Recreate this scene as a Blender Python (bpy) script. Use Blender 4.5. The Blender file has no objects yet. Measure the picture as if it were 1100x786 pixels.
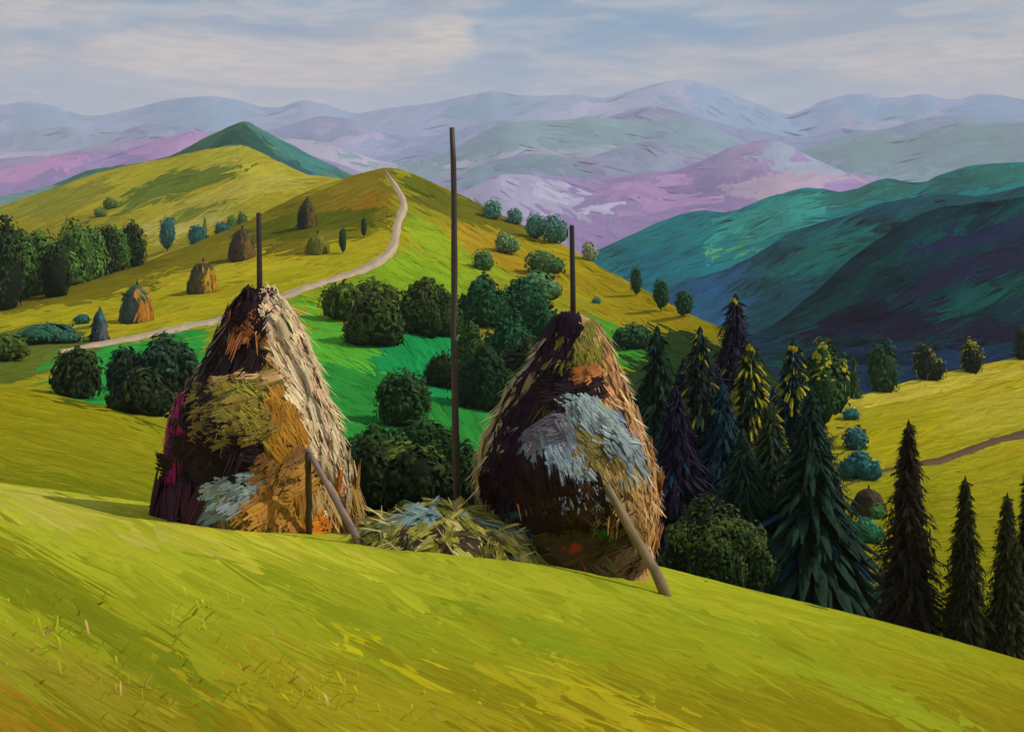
import bpy, math, random
import numpy as np

random.seed(7)
RNG = np.random.default_rng(11)
F, PX0, HY = 1000.0, 550.0, 235.0        # focal length, centre column and eye-level row of the 1100 x 786 frame
scene = bpy.context.scene
COL = scene.collection

# ------------------------------------------------------------------ small helpers
def lin(c):
    c = np.asarray(c, float) / 255.0
    return np.where(c <= 0.04045, c / 12.92, ((c + 0.055) / 1.055) ** 2.4)

def _h(ix, iy, seed):
    n = (ix * 374761393 + iy * 668265263 + seed * 974711) & 0x7fffffff
    n = ((n ^ (n >> 13)) * 1274126177) & 0x7fffffff
    return ((n ^ (n >> 16)) & 0xffff) / 65535.0

def vnoise(x, y, seed=0):
    """value noise in -1..1"""
    x = np.asarray(x, float); y = np.asarray(y, float)
    x, y = np.broadcast_arrays(x, y)
    ix = np.floor(x).astype(np.int64); iy = np.floor(y).astype(np.int64)
    fx = x - ix; fy = y - iy
    fx = fx * fx * (3 - 2 * fx); fy = fy * fy * (3 - 2 * fy)
    a = _h(ix, iy, seed); b = _h(ix + 1, iy, seed); c = _h(ix, iy + 1, seed); d = _h(ix + 1, iy + 1, seed)
    return (a * (1 - fx) + b * fx) * (1 - fy) * 2 + (c * (1 - fx) + d * fx) * fy * 2 - 1

def fbm(x, y, seed=0, o=3):
    s = 0; a = 1; t = 0
    for i in range(o):
        s = s + a * vnoise(x * 2 ** i, y * 2 ** i, seed + i * 17); t += a; a *= .5
    return s / t

def unit(v):
    return v / np.maximum(np.linalg.norm(v, axis=-1, keepdims=True), 1e-9)

def in_poly(px, py, poly):
    r = np.zeros(np.shape(px), bool); n = len(poly)
    for i in range(n):
        x1, y1 = poly[i]; x2, y2 = poly[(i + 1) % n]
        if y1 == y2: continue
        c = ((y1 > py) != (y2 > py)) & (px < (x2 - x1) * (py - y1) / (y2 - y1) + x1)
        r ^= c
    return r

class MB:
    """collects quads of many pieces and links them as ONE mesh object"""
    def __init__(s): s.v = []; s.q = []; s.c = []; s.t = []; s.n = 0
    def add(s, v, q, c, t=None):
        v = np.asarray(v, float).reshape(-1, 3); q = np.asarray(q, np.int64).reshape(-1, 4)
        c = np.asarray(c, float)
        if c.ndim == 1: c = np.tile(c, (len(v), 1))
        if t is None: t = v[:, :2] * 1.0
        s.v.append(v); s.q.append(q + s.n); s.c.append(c); s.t.append(np.asarray(t, float)); s.n += len(v)
    def build(s, name, mat, parent=None, loc=None):
        v = np.concatenate(s.v); q = np.concatenate(s.q); c = np.concatenate(s.c); t = np.concatenate(s.t)
        if loc is not None: v = v - np.asarray(loc, float)
        me = bpy.data.meshes.new(name)
        me.vertices.add(len(v)); me.vertices.foreach_set('co', v.astype(np.float32).ravel())
        me.loops.add(q.size); me.loops.foreach_set('vertex_index', q.astype(np.int32).ravel())
        me.polygons.add(len(q))
        me.polygons.foreach_set('loop_start', np.arange(0, q.size, 4, dtype=np.int32))
        me.polygons.foreach_set('loop_total', np.full(len(q), 4, np.int32))
        me.polygons.foreach_set('use_smooth', np.ones(len(q), bool))
        ca = me.attributes.new('Col', 'FLOAT_COLOR', 'POINT')
        c4 = np.ones((len(v), 4), np.float32); c4[:, :3] = np.clip(c, 0.0005, 1)
        ca.data.foreach_set('color', c4.ravel())
        ta = me.attributes.new('st', 'FLOAT2', 'POINT')
        ta.data.foreach_set('vector', t[:, :2].astype(np.float32).ravel())
        me.update(); me.validate()
        me.materials.append(mat)
        o = bpy.data.objects.new(name, me); COL.objects.link(o)
        if loc is not None: o.location = loc
        if parent is not None:
            o.parent = parent; o.location = (0, 0, 0)
        return o

def ribbons(mb, P, side, up, col, col_end=None, curl=.25, taper=(.35, .3), jit=.06, flat=None):
    """P (n,S,3) centre lines, side (n,S,3) half-width vectors, up (n,S,3) bulge vectors: lens-shaped brush-like blades"""
    n, S, _ = P.shape
    w = np.ones(S); w[0] = taper[0]; w[-1] = taper[1]
    if S >= 4: w[1] = max(w[1], .9)
    w = w[None, :, None]
    V = np.stack([P - side * w, P + up * w, P + side * w], 2)          # n,S,3,3
    base = (np.arange(n) * S * 3)[:, None, None]
    i = np.arange(S - 1)[None, :, None]; j = np.arange(2)[None, None, :]
    a = base + i * 3 + j
    Q = np.stack([a, a + 1, a + 4, a + 3], -1).reshape(-1, 4)
    col = np.asarray(col, float)
    if col.ndim == 1: col = np.tile(col, (n, 1))
    ce = col if col_end is None else np.asarray(col_end, float)
    if ce.ndim == 1: ce = np.tile(ce, (n, 1))
    k = np.linspace(0, 1, S)[None, :, None, None]
    k = k * k * (3 - 2 * k)
    C = col[:, None, None, :] * (1 - k) + ce[:, None, None, :] * k
    C = np.broadcast_to(C, (n, S, 3, 3)) * (1 + RNG.normal(0, jit, (n, 1, 3, 1)))
    r = RNG.random((n, 2)) * 200
    T = np.zeros((n, S, 3, 2))
    T[..., 0] = r[:, 0][:, None, None] + np.linspace(0, 2.2, S)[None, :, None]
    T[..., 1] = r[:, 1][:, None, None] + np.array([0, .5, 1])[None, None, :]
    mb.add(V.reshape(-1, 3), Q, C.reshape(-1, 3), T.reshape(-1, 2))

def strokes(mb, P, D, N, L, W, col, col_end=None, S=4, bend=None, bulge=.18, jit=.06, taper=(.35, .3)):
    """blades starting at P along D (unit), lying with face normal N; bend adds a quadratic sideways/normal offset"""
    n = len(P); L = np.broadcast_to(L, (n,)); W = np.broadcast_to(W, (n,))
    s = np.linspace(0, 1, S)[None, :, None]
    C = P[:, None, :] + D[:, None, :] * L[:, None, None] * s
    if bend is not None: C = C + bend[:, None, :] * (s * s)
    side = unit(np.cross(N, D)) * W[:, None] * .5
    side = np.repeat(side[:, None, :], S, 1); up = np.repeat((N * (W * bulge)[:, None])[:, None, :], S, 1)
    ribbons(mb, C, side, up, col, col_end, jit=jit, taper=taper)

def bundles(mb, P, D, N, L, W, col, bend=None, m=8, tone=.13, taper=(.5, .25), S=5):
    """locks of combed hay: each is m parallel stalks of uneven length that share one curve"""
    n = len(P); L = np.broadcast_to(L, (n,)); W = np.broadcast_to(W, (n,)); sd = unit(np.cross(N, D))
    for j in range(m):
        o = ((j + .5) / m - .5) * W * RNG.uniform(.9, 1.1, n)
        sh = RNG.uniform(-.10, .14, n) * L
        Pj = P + sd * o[:, None] + D * sh[:, None] + N * (W * RNG.uniform(-.02, .06, n))[:, None]
        Cj = col * (1 + RNG.normal(0, tone, (n, 1)))
        strokes(mb, Pj, D, N, L * RNG.uniform(.72, 1.05, n), W / m * RNG.uniform(1.1, 1.9, n), Cj, Cj * RNG.uniform(.9, 1.15, (n, 1)), S=S, bend=bend, bulge=.25, jit=.02, taper=taper)

def tube(mb, pts, radii, col, n=9, rough=.0):
    pts = np.asarray(pts, float); m = len(pts)
    d = unit(np.gradient(pts, axis=0))
    ref = np.array([0, 1.0, 0]) if abs(d[0][1]) < .8 else np.array([1.0, 0, 0])
    a = unit(np.cross(d, ref)); b = np.cross(d, a)
    ang = np.linspace(0, 2 * math.pi, n, endpoint=False)
    R = np.asarray(radii, float)[:, None] * (1 + RNG.normal(0, rough, (m, n)))
    V = pts[:, None, :] + a[:, None, :] * (np.cos(ang)[None, :, None] * R[..., None]) + b[:, None, :] * (np.sin(ang)[None, :, None] * R[..., None])
    V = np.concatenate([np.repeat(pts[:1][:, None, :], n, 1), V, np.repeat(pts[-1:][:, None, :], n, 1)], 0)
    m += 2
    i = np.arange(m - 1)[:, None]; j = np.arange(n)[None, :]; j2 = (j + 1) % n
    Q = np.stack([i * n + j, i * n + j2, (i + 1) * n + j2, (i + 1) * n + j], -1).reshape(-1, 4)
    C = np.asarray(col, float)
    C = np.clip(C[None, None, :] * (1 + RNG.normal(0, .12, (m, n, 1))), 0, 1).reshape(-1, 3)
    T = np.zeros((m, n, 2)); T[..., 0] = np.arange(m)[:, None] * .4; T[..., 1] = np.arange(n)[None, :] * .5
    mb.add(V.reshape(-1, 3), Q, C, T.reshape(-1, 2))

def grid_quads(nr, nc):
    i = np.arange(nr - 1)[:, None]; j = np.arange(nc - 1)[None, :]
    a = i * nc + j
    return np.stack([a, a + 1, a + nc + 1, a + nc], -1).reshape(-1, 4)

# ------------------------------------------------------------------ materials
def paint_mat(name, rough=.6, spec=.25, bump=.35, sx=1.2, sy=9.0, var=.28, dist=.02, coords='st'):
    m = bpy.data.materials.new(name); m.use_nodes = True
    nt = m.node_tree; N = nt.nodes; Lk = nt.links
    for n in list(N): N.remove(n)
    out = N.new('ShaderNodeOutputMaterial'); b = N.new('ShaderNodeBsdfPrincipled')
    Lk.new(b.outputs[0], out.inputs[0])
    b.inputs['Roughness'].default_value = rough
    b.inputs['Specular IOR Level'].default_value = spec
    at = N.new('ShaderNodeAttribute'); at.attribute_name = 'Col'
    st = N.new('ShaderNodeAttribute'); st.attribute_name = 'st'
    mp = N.new('ShaderNodeMapping'); mp.inputs['Scale'].default_value = (sx, sy, 1)
    Lk.new(st.outputs['Vector'], mp.inputs['Vector'])
    nz = N.new('ShaderNodeTexNoise'); nz.noise_dimensions = '2D'
    nz.inputs['Scale'].default_value = 1.0; nz.inputs['Detail'].default_value = 3.0; nz.inputs['Roughness'].default_value = .6
    Lk.new(mp.outputs[0], nz.inputs['Vector'])
    mr = N.new('ShaderNodeMapRange'); mr.inputs[1].default_value = .25; mr.inputs[2].default_value = .75
    mr.inputs[3].default_value = 1 - var; mr.inputs[4].default_value = 1 + var
    Lk.new(nz.outputs['Fac'], mr.inputs[0])
    mul = N.new('ShaderNodeVectorMath'); mul.operation = 'SCALE'
    Lk.new(at.outputs['Color'], mul.inputs[0]); Lk.new(mr.outputs[0], mul.inputs['Scale'])
    Lk.new(mul.outputs[0], b.inputs['Base Color'])
    bp = N.new('ShaderNodeBump'); bp.inputs['Strength'].default_value = bump; bp.inputs['Distance'].default_value = dist
    Lk.new(nz.outputs['Fac'], bp.inputs['Height']); Lk.new(bp.outputs[0], b.inputs['Normal'])
    return m

M_GRASS = paint_mat('meadow_grass', .8, 0., .3, .8, 5.0, .13, .02)
M_HILL = paint_mat('hill_turf', .85, 0., .5, 1.0, 6.0, .16, .25)
M_FAR = paint_mat('mountain_slope', .95, 0., .3, 1.0, 5.0, .10, 3.0)
M_RANGE = paint_mat('far_range', .95, 0., .2, 1.0, 5.0, .06, 6.0)
M_HAY = paint_mat('dry_hay', .6, .15, .7, 1.2, 8.0, .34, .02)
M_LEAF = paint_mat('foliage', .75, .05, .5, 1.2, 7.0, .32, .03)
M_WOOD = paint_mat('weathered_wood', .55, .3, .6, 1.5, 4.0, .35, .01)
M_PATH = paint_mat('trodden_earth', .85, .1, .4, 1.2, 6.0, .18, .05)

def tag(o, label, cat=None, group=None, kind=None):
    if label: o['label'] = label
    if cat: o['category'] = cat
    if group: o['group'] = group
    if kind: o['kind'] = kind
    return o

def empty(name, loc, label, cat, group=None):
    o = bpy.data.objects.new(name, None); COL.objects.link(o)
    o.location = tuple(float(a) for a in loc); o.empty_display_size = .3
    return tag(o, label, cat, group)

# ------------------------------------------------------------------ terrain layers
XS = np.arange(-900, 2001, 1.0)
def curve(pts, smooth):
    pts = sorted(pts); y = np.interp(XS, [p[0] for p in pts], [p[1] for p in pts])
    if smooth > 0:
        r = int(smooth * 3); k = np.exp(-.5 * (np.arange(-r, r + 1) / smooth) ** 2); k /= k.sum()
        y = np.convolve(np.pad(y, r, 'edge'), k, 'valid')
    return y

class Layer:
    """one hillside: rises from a foot line (row, distance) to a crest line (row, distance); real heights at real distances"""
    def __init__(s, crest, foot, Yf, Yc, smooth=8, relief=0., rscale=60., fold=0., seed=1, k=1.0, bulge=0.):
        s.c = curve(crest, smooth); s.f = curve(foot, smooth)
        s.Yf = curve(Yf, 40) if isinstance(Yf, list) else np.full(len(XS), float(Yf))
        s.Yc = curve(Yc, 40) if isinstance(Yc, list) else np.full(len(XS), float(Yc))
        s.relief, s.rscale, s.fold, s.seed, s.k = relief, rscale, fold, seed, k
        s.octv = 4 if Yf is None or np.mean(s.Yf) < 1500 else 2
    def get(s, arr, px): return np.interp(px, XS, arr)
    def at(s, px, py):
        px = np.asarray(px, float); py = np.asarray(py, float)
        px, py = np.broadcast_arrays(px, py)
        c = s.get(s.c, px); f = s.get(s.f, px); Yf = s.get(s.Yf, px); Yc = s.get(s.Yc, px)
        u = np.clip((py - f) / np.minimum(c - f, -1.0), -.6, 1.0)
        t = np.sign(u) * np.abs(u) ** s.k
        Y = Yf * (Yc / Yf) ** t
        row = f + (c - f) * u
        if s.fold:
            q = fbm(px / s.rscale + row / (s.rscale * 1.3), row / (s.rscale * .55), s.seed, s.octv)
            Y = Y * (1 + s.fold * (1 - np.abs(q) * 2.2) )
        if s.relief:
            row = row + s.relief * fbm(px / s.rscale, row / (s.rscale * .4), s.seed + 5, min(s.octv, 3))
        return np.stack([(px - PX0) / F * Y, Y, -(row - HY) / F * Y], -1)
    def mesh(s, mb, colf, x0, x1, dx, nrow, back=.45, low=.25):
        px = np.arange(x0, x1 + dx, dx)
        u = np.linspace(-low, 1, nrow)[:, None]
        c = s.get(s.c, px)[None]; f = s.get(s.f, px)[None]
        py = f + (c - f) * u
        PX = np.broadcast_to(px[None], py.shape)
        V = s.at(PX, py); C = colf(PX, py)
        top = V[-1]; rows = [V]; cols = [C]
        for m, d in ((1.04, .010), (1.15, .06), (1.35, .16), (1.8, .45)):
            b = top.copy(); b[:, 0] *= m; b[:, 1] *= m
            b[:, 2] = top[:, 2] - top[:, 1] * d * back / .45
            rows.append(b[None]); cols.append(C[-1:])
        V = np.concatenate(rows); C = np.concatenate(cols)
        nr = len(V)
        T = np.stack([np.broadcast_to(px[None] / 40., V.shape[:2]), np.concatenate([py, np.repeat(py[-1:], nr - len(py), 0) - np.arange(1, nr - len(py) + 1)[:, None] * 5]) / 12.], -1)
        mb.add(V.reshape(-1, 3), grid_quads(nr, len(px))[:, ::-1], C.reshape(-1, 3), T.reshape(-1, 2))

class Near(Layer):
    """the meadow the painter stands in: eye 1.8 m above it, falling away to its crest"""
    def __init__(s, crest, Yc):
        s.c = curve(crest, 30); s.Yc = np.full(len(XS), float(Yc))
    def at(s, px, py):
        px = np.asarray(px, float); py = np.asarray(py, float); px, py = np.broadcast_arrays(px, py)
        c = s.get(s.c, px)
        py = np.maximum(py, c)
        Y = 1 / (1 / 24. + (py - c) / 1800.)
        row = py + 1.5 * fbm(px / 70, py / 25, 3, 3) * np.clip((py - c) / 12, 0, 1)
        return np.stack([(px - PX0) / F * Y, Y, -(row - HY) / F * Y], -1)

def field_col(base, patches, jit=10, seed=0, tone=.10):
    """field colours: base is a colour or f(px,py); patches = [(polygon, colour)] later ones on top; ragged borders"""
    pl = [(np.array(p, float), lin(c)) for p, c in patches]
    def f(px, py):
        px = np.asarray(px, float); py = np.asarray(py, float)
        jx = px + jit * vnoise(px / 14., py / 6., seed + 1) + jit * .5 * vnoise(px / 5., py / 3., seed + 2)
        jy = py + jit * .35 * vnoise(px / 16., py / 7., seed + 3)
        C = np.zeros(px.shape + (3,)) + (base(px, py) if callable(base) else lin(base))
        for p, c in pl:
            C[in_poly(jx, jy, p)] = c
        g = 1 + tone * fbm(px / 60., py / 18., seed + 4, 3) + tone * .6 * vnoise(px / 9., py / 3., seed + 9)
        h = tone * .5 * vnoise(px / 45., py / 20., seed + 14)
        C = C * g[..., None]
        C[..., 0] *= 1 + h
        return C
    return f

def blend(stops):
    """colour by row"""
    ys = [s[0] for s in stops]; cs = np.array([lin(s[1]) for s in stops])
    return lambda px, py: np.stack([np.interp(py, ys, cs[:, i]) for i in range(3)], -1)

def lay_strokes(mb, layer, n, box, Lp, Wp, ang, colf, lift=(.15, .9), jit=.10, arch=3., clip=None, S=4, bul=.25):
    """broad swaths lying on a hillside: sized and aimed by the way they run over the slope"""
    x0, x1, y0, y1 = box
    px = RNG.uniform(x0, x1, n); py = RNG.uniform(y0, y1, n)
    c = layer.get(layer.c, px)
    ok = py > c - 1
    if hasattr(layer, 'f'): ok &= py < layer.get(layer.f, px) + 25
    if clip is not None: ok &= clip(px, py)
    px, py = px[ok], py[ok]; n = len(px)
    col = colf(px, py) * (1 + RNG.normal(0, jit, (n, 1))) * (1 + RNG.normal(0, jit * .35, (n, 3)))
    a = np.radians(ang(px, py) if callable(ang) else ang) + RNG.normal(0, .09, n)
    L = RNG.uniform(Lp[0], Lp[1], n); W = RNG.uniform(Wp[0], Wp[1], n)
    s = np.linspace(-.5, .5, S)[None]
    b = RNG.normal(0, arch, n)[:, None]
    cx = px[:, None] + np.cos(a)[:, None] * L[:, None] * s - np.sin(a)[:, None] * b * (1 - 4 * s * s)
    cy = py[:, None] + np.sin(a)[:, None] * L[:, None] * s + np.cos(a)[:, None] * b * (1 - 4 * s * s)
    cc = layer.get(layer.c, cx)
    cy = np.maximum(cy, cc + .3)
    wx = -np.sin(a)[:, None] * W[:, None] * .5; wy = np.cos(a)[:, None] * W[:, None] * .5
    A = layer.at(cx - wx, cy - wy); B = layer.at(cx + wx, cy + wy); C = layer.at(cx, cy)
    px1 = C[..., 1:2] / F
    hgt = RNG.uniform(lift[0], lift[1], n)[:, None, None] * px1
    up = np.zeros_like(C); up[..., 2] = 1
    C = C + up * hgt
    A = A + up * hgt * .6; B = B + up * hgt * .6
    mid = (A + B) * .5
    ribbons(mb, mid, (B - A) * .5, (C - mid) + up * px1 * bul, col, jit=.05, taper=(.45, .35))

# ---- the near meadow
near = Near([(-900, 470), (-400, 490), (-150, 503), (0, 518), (90, 531), (200, 545), (275, 551), (400, 560), (500, 567), (600, 582),
             (720, 611), (800, 632), (900, 655), (1000, 681), (1100, 709), (1250, 755), (1500, 830), (2000, 950)], 24)
near_patches = [
    ([(-60, 572), (30, 600), (120, 645), (205, 715), (230, 760), (180, 755), (110, 700), (20, 640), (-60, 610)], (112, 118, 20)),
    ([(-60, 560), (40, 585), (110, 622), (70, 618), (-60, 588)], (128, 130, 24)),
    ([(270, 615), (400, 655), (500, 690), (470, 712), (380, 690), (300, 650)], (132, 138, 26)),
    ([(470, 648), (560, 655), (625, 690), (640, 712), (590, 708), (520, 682)], (122, 136, 26)),
    ([(660, 640), (800, 668), (950, 730), (1060, 790), (960, 780), (840, 722), (740, 680)], (134, 142, 28)),
    ([(360, 680), (430, 688), (470, 712), (430, 722), (380, 705)], (182, 172, 22)),
    ([(570, 715), (660, 722), (700, 770), (640, 800), (575, 760)], (164, 150, 26)),
    ([(-80, 742), (40, 752), (80, 800), (-80, 820)], (148, 112, 24)),
    ([(180, 560), (280, 565), (400, 590), (420, 612), (330, 600), (200, 585)], (186, 180, 54)),
    ([(-60, 525), (60, 535), (150, 556), (210, 580), (120, 575), (20, 552), (-60, 540)], (178, 170, 70)),
    ([(0, 690), (120, 712), (170, 760), (90, 775), (0, 740)], (140, 130, 34)),
    ([(230, 690), (420, 730), (560, 770), (420, 800), (240, 760)], (150, 138, 26)),
    ([(300, 675), (340, 690), (350, 720), (310, 715)], (166, 146, 34)),
    ([(300, 800), (700, 790), (900, 800), (900, 900), (300, 900)], (150, 128, 20)),
]
near_col = field_col(blend([(500, (168, 168, 50)), (600, (160, 164, 38)), (680, (142, 146, 28)), (760, (128, 120, 20)), (900, (118, 100, 16))]), [(p, tuple(.85 * np.array(q) + .15 * np.array((152, 156, 34)))) for p, q in near_patches], jit=22, seed=3, tone=.06)
near_ang = lambda px, py: np.interp(px, [-100, 150, 400, 700, 1100], [27, 27, 20, 15, 17]) + np.interp(py, [520, 600, 786], [-9, 0, 7])

mb = MB()
px = np.arange(-900, 2001, 8.0); V = []; Cc = []
c = near.get(near.c, px)
offs = np.concatenate([[1900, 1200, 800], np.linspace(560, 0, 150)])
for o in offs:
    V.append(near.at(px, c + o)); Cc.append(near_col(px, c + o))
first = V[0].copy(); b0 = first.copy(); b0[:, 0] = (px - PX0) / F * 40; b0[:, 1] = -25; b0[:, 2] = -1.8
V = [b0] + V; Cc = [Cc[0]] + Cc
top = V[-1]
for m, d in ((1.03, .004), (1.1, .035), (1.22, .10), (1.5, .28)):
    b = top.copy(); b[:, :2] *= m; b[:, 2] = top[:, 2] * m - top[:, 1] * d
    V.append(b); Cc.append(Cc[-1])
V = np.array(V); Cc = np.array(Cc)
T = np.stack([V[..., 0] * .6 + V[..., 1] * .2, V[..., 1] * .9 - V[..., 0] * .3], -1)
mb.add(V.reshape(-1, 3), grid_quads(len(V), len(px)), Cc.reshape(-1, 3), T.reshape(-1, 2))
lay_strokes(mb, near, 6000, (-250, 1350, 500, 900), (110, 280), (10, 30), near_ang, near_col, lift=(.1, .6), jit=.035, arch=4, S=6, bul=.15)
lay_strokes(mb, near, 2600, (-200, 1300, 500, 860), (60, 200), (1.6, 5), near_ang, near_col, lift=(.5, .9), jit=.05, arch=3, S=5)
tag(mb.build('meadow', M_GRASS), 'broad yellow green mown meadow sloping down to the right in front', 'meadow', kind='structure')

# ---- shoulder below the near meadow
low = Layer([(-900, 385), (-200, 404), (0, 415), (60, 424), (120, 440), (165, 456), (220, 476), (300, 505), (400, 530), (500, 545), (620, 575), (700, 606), (800, 650), (900, 690), (1000, 715), (1100, 740), (1400, 850), (2000, 1000)],
            [(-900, 500), (-200, 520), (0, 545), (200, 575), (400, 592), (600, 615), (720, 645), (900, 705), (1100, 770), (1400, 880), (2000, 1030)], 31, 46, 20, relief=2, rscale=60, seed=8)
low_col = field_col(blend([(415, (140, 132, 18)), (480, (136, 132, 22)), (540, (118, 122, 22)), (640, (60, 80, 22))]),
                    [([(-60, 505), (60, 512), (150, 530), (165, 560), (-60, 560)], (112, 118, 20)),
                     ([(370, 500), (1300, 500), (1300, 900), (370, 900)], (48, 62, 20)),
                     ([(50, 415), (120, 430), (180, 452), (230, 475), (170, 462), (90, 436)], (74, 84, 16))], 10, 21)
mb = MB(); low.mesh(mb, low_col, -500, 1600, 8, 50, low=.5)
lay_strokes(mb, low, 1500, (-200, 300, 400, 580), (50, 150), (5, 13), lambda x, y: 9 + (y - 415) * .04 + x * .03, low_col, jit=.05, S=5)
lay_strokes(mb, low, 2200, (-200, 300, 400, 580), (40, 120), (1.2, 3), lambda x, y: 9 + (y - 415) * .04 + x * .03, low_col, lift=(.6, 1.5), jit=.09, S=5)
tag(mb.build('meadow', M_HILL), 'olive meadow shoulder below the near slope beside the left haystack', 'meadow', kind='structure')

# ---- hill with the winding path
hill = Layer([(-900, 420), (-300, 385), (-100, 345), (0, 325), (80, 305), (150, 284), (200, 266), (250, 246), (290, 226), (330, 206), (370, 191), (400, 183), (415, 179), (432, 182), (455, 192), (487, 206), (530, 227), (600, 261), (650, 290), (700, 317), (745, 340), (775, 353), (812, 378), (845, 420), (880, 490), (930, 590), (1000, 680), (1300, 860), (2000, 1100)],
             [(-900, 470), (0, 440), (200, 478), (400, 535), (600, 560), (700, 560), (830, 610), (900, 680), (1000, 760), (1300, 930), (2000, 1200)], 56,
             [(-900, 140), (0, 150), (200, 180), (415, 230), (600, 190), (775, 120), (880, 80), (1000, 70), (2000, 70)], 7, relief=1.6, rscale=50, seed=31)
hill_patches = [
    ([(-200, 318), (150, 282), (330, 203), (415, 176), (428, 240), (410, 262), (360, 275), (250, 290), (150, 318), (0, 345), (-200, 370)], (112, 104, 22)),
    ([(330, 203), (415, 177), (424, 205), (420, 235), (385, 245), (350, 235), (345, 215)], (120, 106, 26)),
    ([(370, 215), (418, 205), (424, 228), (405, 244), (375, 238)], (132, 104, 24)),
    ([(290, 240), (340, 226), (410, 225), (418, 240), (370, 246), (280, 268), (250, 268)], (84, 90, 18)),
    ([(-200, 352), (60, 332), (220, 292), (330, 272), (418, 245), (428, 262), (400, 285), (310, 318), (190, 352), (60, 372), (-200, 400)], (158, 148, 26)),
    ([(160, 300), (300, 270), (330, 285), (240, 310), (160, 330)], (166, 154, 30)),
    ([(-200, 360), (100, 352), (110, 378), (-10, 420), (-200, 425)], (92, 102, 34)),
    ([(60, 382), (190, 357), (225, 350), (240, 420), (60, 440)], (46, 138, 54)),
    ([(320, 320), (400, 292), (430, 270), (500, 262), (520, 300), (500, 340), (420, 345), (350, 340)], (124, 154, 30)),
    ([(430, 268), (438, 225), (470, 245), (540, 290), (520, 300), (470, 290)], (134, 152, 30)),
    ([(320, 322), (350, 338), (400, 370), (420, 440), (370, 470), (330, 400)], (84, 160, 46)),
    ([(330, 395), (640, 395), (640, 540), (330, 540)], (44, 130, 50)),
    ([(400, 362), (440, 340), (490, 360), (560, 420), (540, 440), (470, 432), (430, 410), (400, 400)], (26, 140, 72)),
    ([(418, 180), (432, 181), (487, 205), (560, 240), (600, 262), (560, 262), (500, 240), (450, 222), (436, 205)], (104, 98, 22)),
    ([(465, 232), (520, 250), (600, 290), (680, 330), (640, 330), (560, 296), (500, 270)], (160, 130, 28)),
    ([(520, 240), (600, 262), (700, 318), (780, 352), (760, 380), (700, 370), (620, 320), (560, 285)], (150, 134, 20)),
    ([(640, 340), (690, 372), (720, 400), (700, 420), (650, 380), (630, 350)], (66, 144, 40)),
    ([(700, 350), (840, 390), (1300, 560), (1300, 800), (560, 800), (640, 440)], (40, 60, 26)),
    ([(420, 182), (500, 214), (540, 236), (470, 222), (436, 200)], (88, 94, 22)),
]
hill_col = field_col((140, 136, 28), hill_patches, 9, 41, .09)
def hill_ang(px, py):
    return np.where(px < 415, np.interp(py, [180, 260, 330, 400], [-24, -17, -11, -8]), np.interp(px, [415, 520, 800], [28, 24, 28])) + np.where((px > 320) & (px < 520) & (py > 310), 30, 0)
mb = MB(); hill.mesh(mb, hill_col, -500, 1500, 4, 130, low=.25)
lay_strokes(mb, hill, 5200, (-100, 900, 175, 480), (18, 60), (3, 8), hill_ang, hill_col, jit=.06)
lay_strokes(mb, hill, 5200, (-100, 900, 175, 480), (16, 60), (.8, 2.0), hill_ang, hill_col, lift=(.5, 1.1), jit=.12)
tag(mb.build('hill', M_HILL), 'green and olive hill that carries the winding pale path', 'hill', kind='structure')

# ---- pale path over the hill
def path_on(name, layer, pts, wid, col, mat, label, lift=2.2):
    p = np.array(pts, float); d = np.r_[0, np.cumsum(np.hypot(*np.diff(p, axis=0).T))]
    s = np.linspace(0, d[-1], 150)
    cx = np.interp(s, d, p[:, 0]); cy = np.interp(s, d, p[:, 1]); w = np.interp(s, d, wid)
    k = np.exp(-.5 * (np.arange(-8, 9) / 3.2) ** 2); k /= k.sum()
    cx = np.convolve(np.pad(cx, 8, 'edge'), k, 'valid'); cy = np.convolve(np.pad(cy, 8, 'edge'), k, 'valid')
    tx = np.gradient(cx); ty = np.gradient(cy); l = np.hypot(tx, ty); nx, ny = -ty / l, tx / l
    m = MB(); rows = []; cols = []
    for k_ in np.linspace(-1, 1, 7):
        jw = w * (1 + .18 * vnoise(s / 6, s * 0 + 3 * np.sign(k_), 77)) if abs(k_) > .9 else w
        q = layer.at(cx + nx * jw * k_ * .5, cy + ny * jw * k_ * .5)
        q[:, 2] += q[:, 1] / F * (lift * (1.2 - abs(k_)) )
        rows.append(q); cols.append(lin(col)[None] * (1 + .12 * vnoise(s / 5, s * 0 + k_ * 2, 5)[:, None] + .1 * (k_ > .3) - .12 * (abs(k_) < .2)))
    V = np.array(rows).transpose(1, 0, 2); C = np.array(cols).transpose(1, 0, 2)
    T = np.stack(np.broadcast_arrays(s[:, None] / 10., np.linspace(0, 2, 7)[None]), -1)
    m.add(V.reshape(-1, 3), grid_quads(len(s), 7), C.reshape(-1, 3), T.reshape(-1, 2))
    return tag(m.build(name, mat), label, 'path', kind='structure')
PATH_W = [4, 7, 8, 8, 8, 8, 9, 10, 11, 10, 9.5, 8.5, 6.5, 4.5, 3.2, 2.2]
path_on('path', hill, [(60, 379), (110, 370), (190, 354), (240, 343), (310, 317), (350, 303), (392, 290), (415, 278), (427, 262), (424, 246), (430, 232), (438, 222), (430, 208), (421, 195), (414, 186), (412, 181)],
        PATH_W, (172, 152, 126), M_PATH, 'pale winding earth path climbing the green hill')

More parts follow.
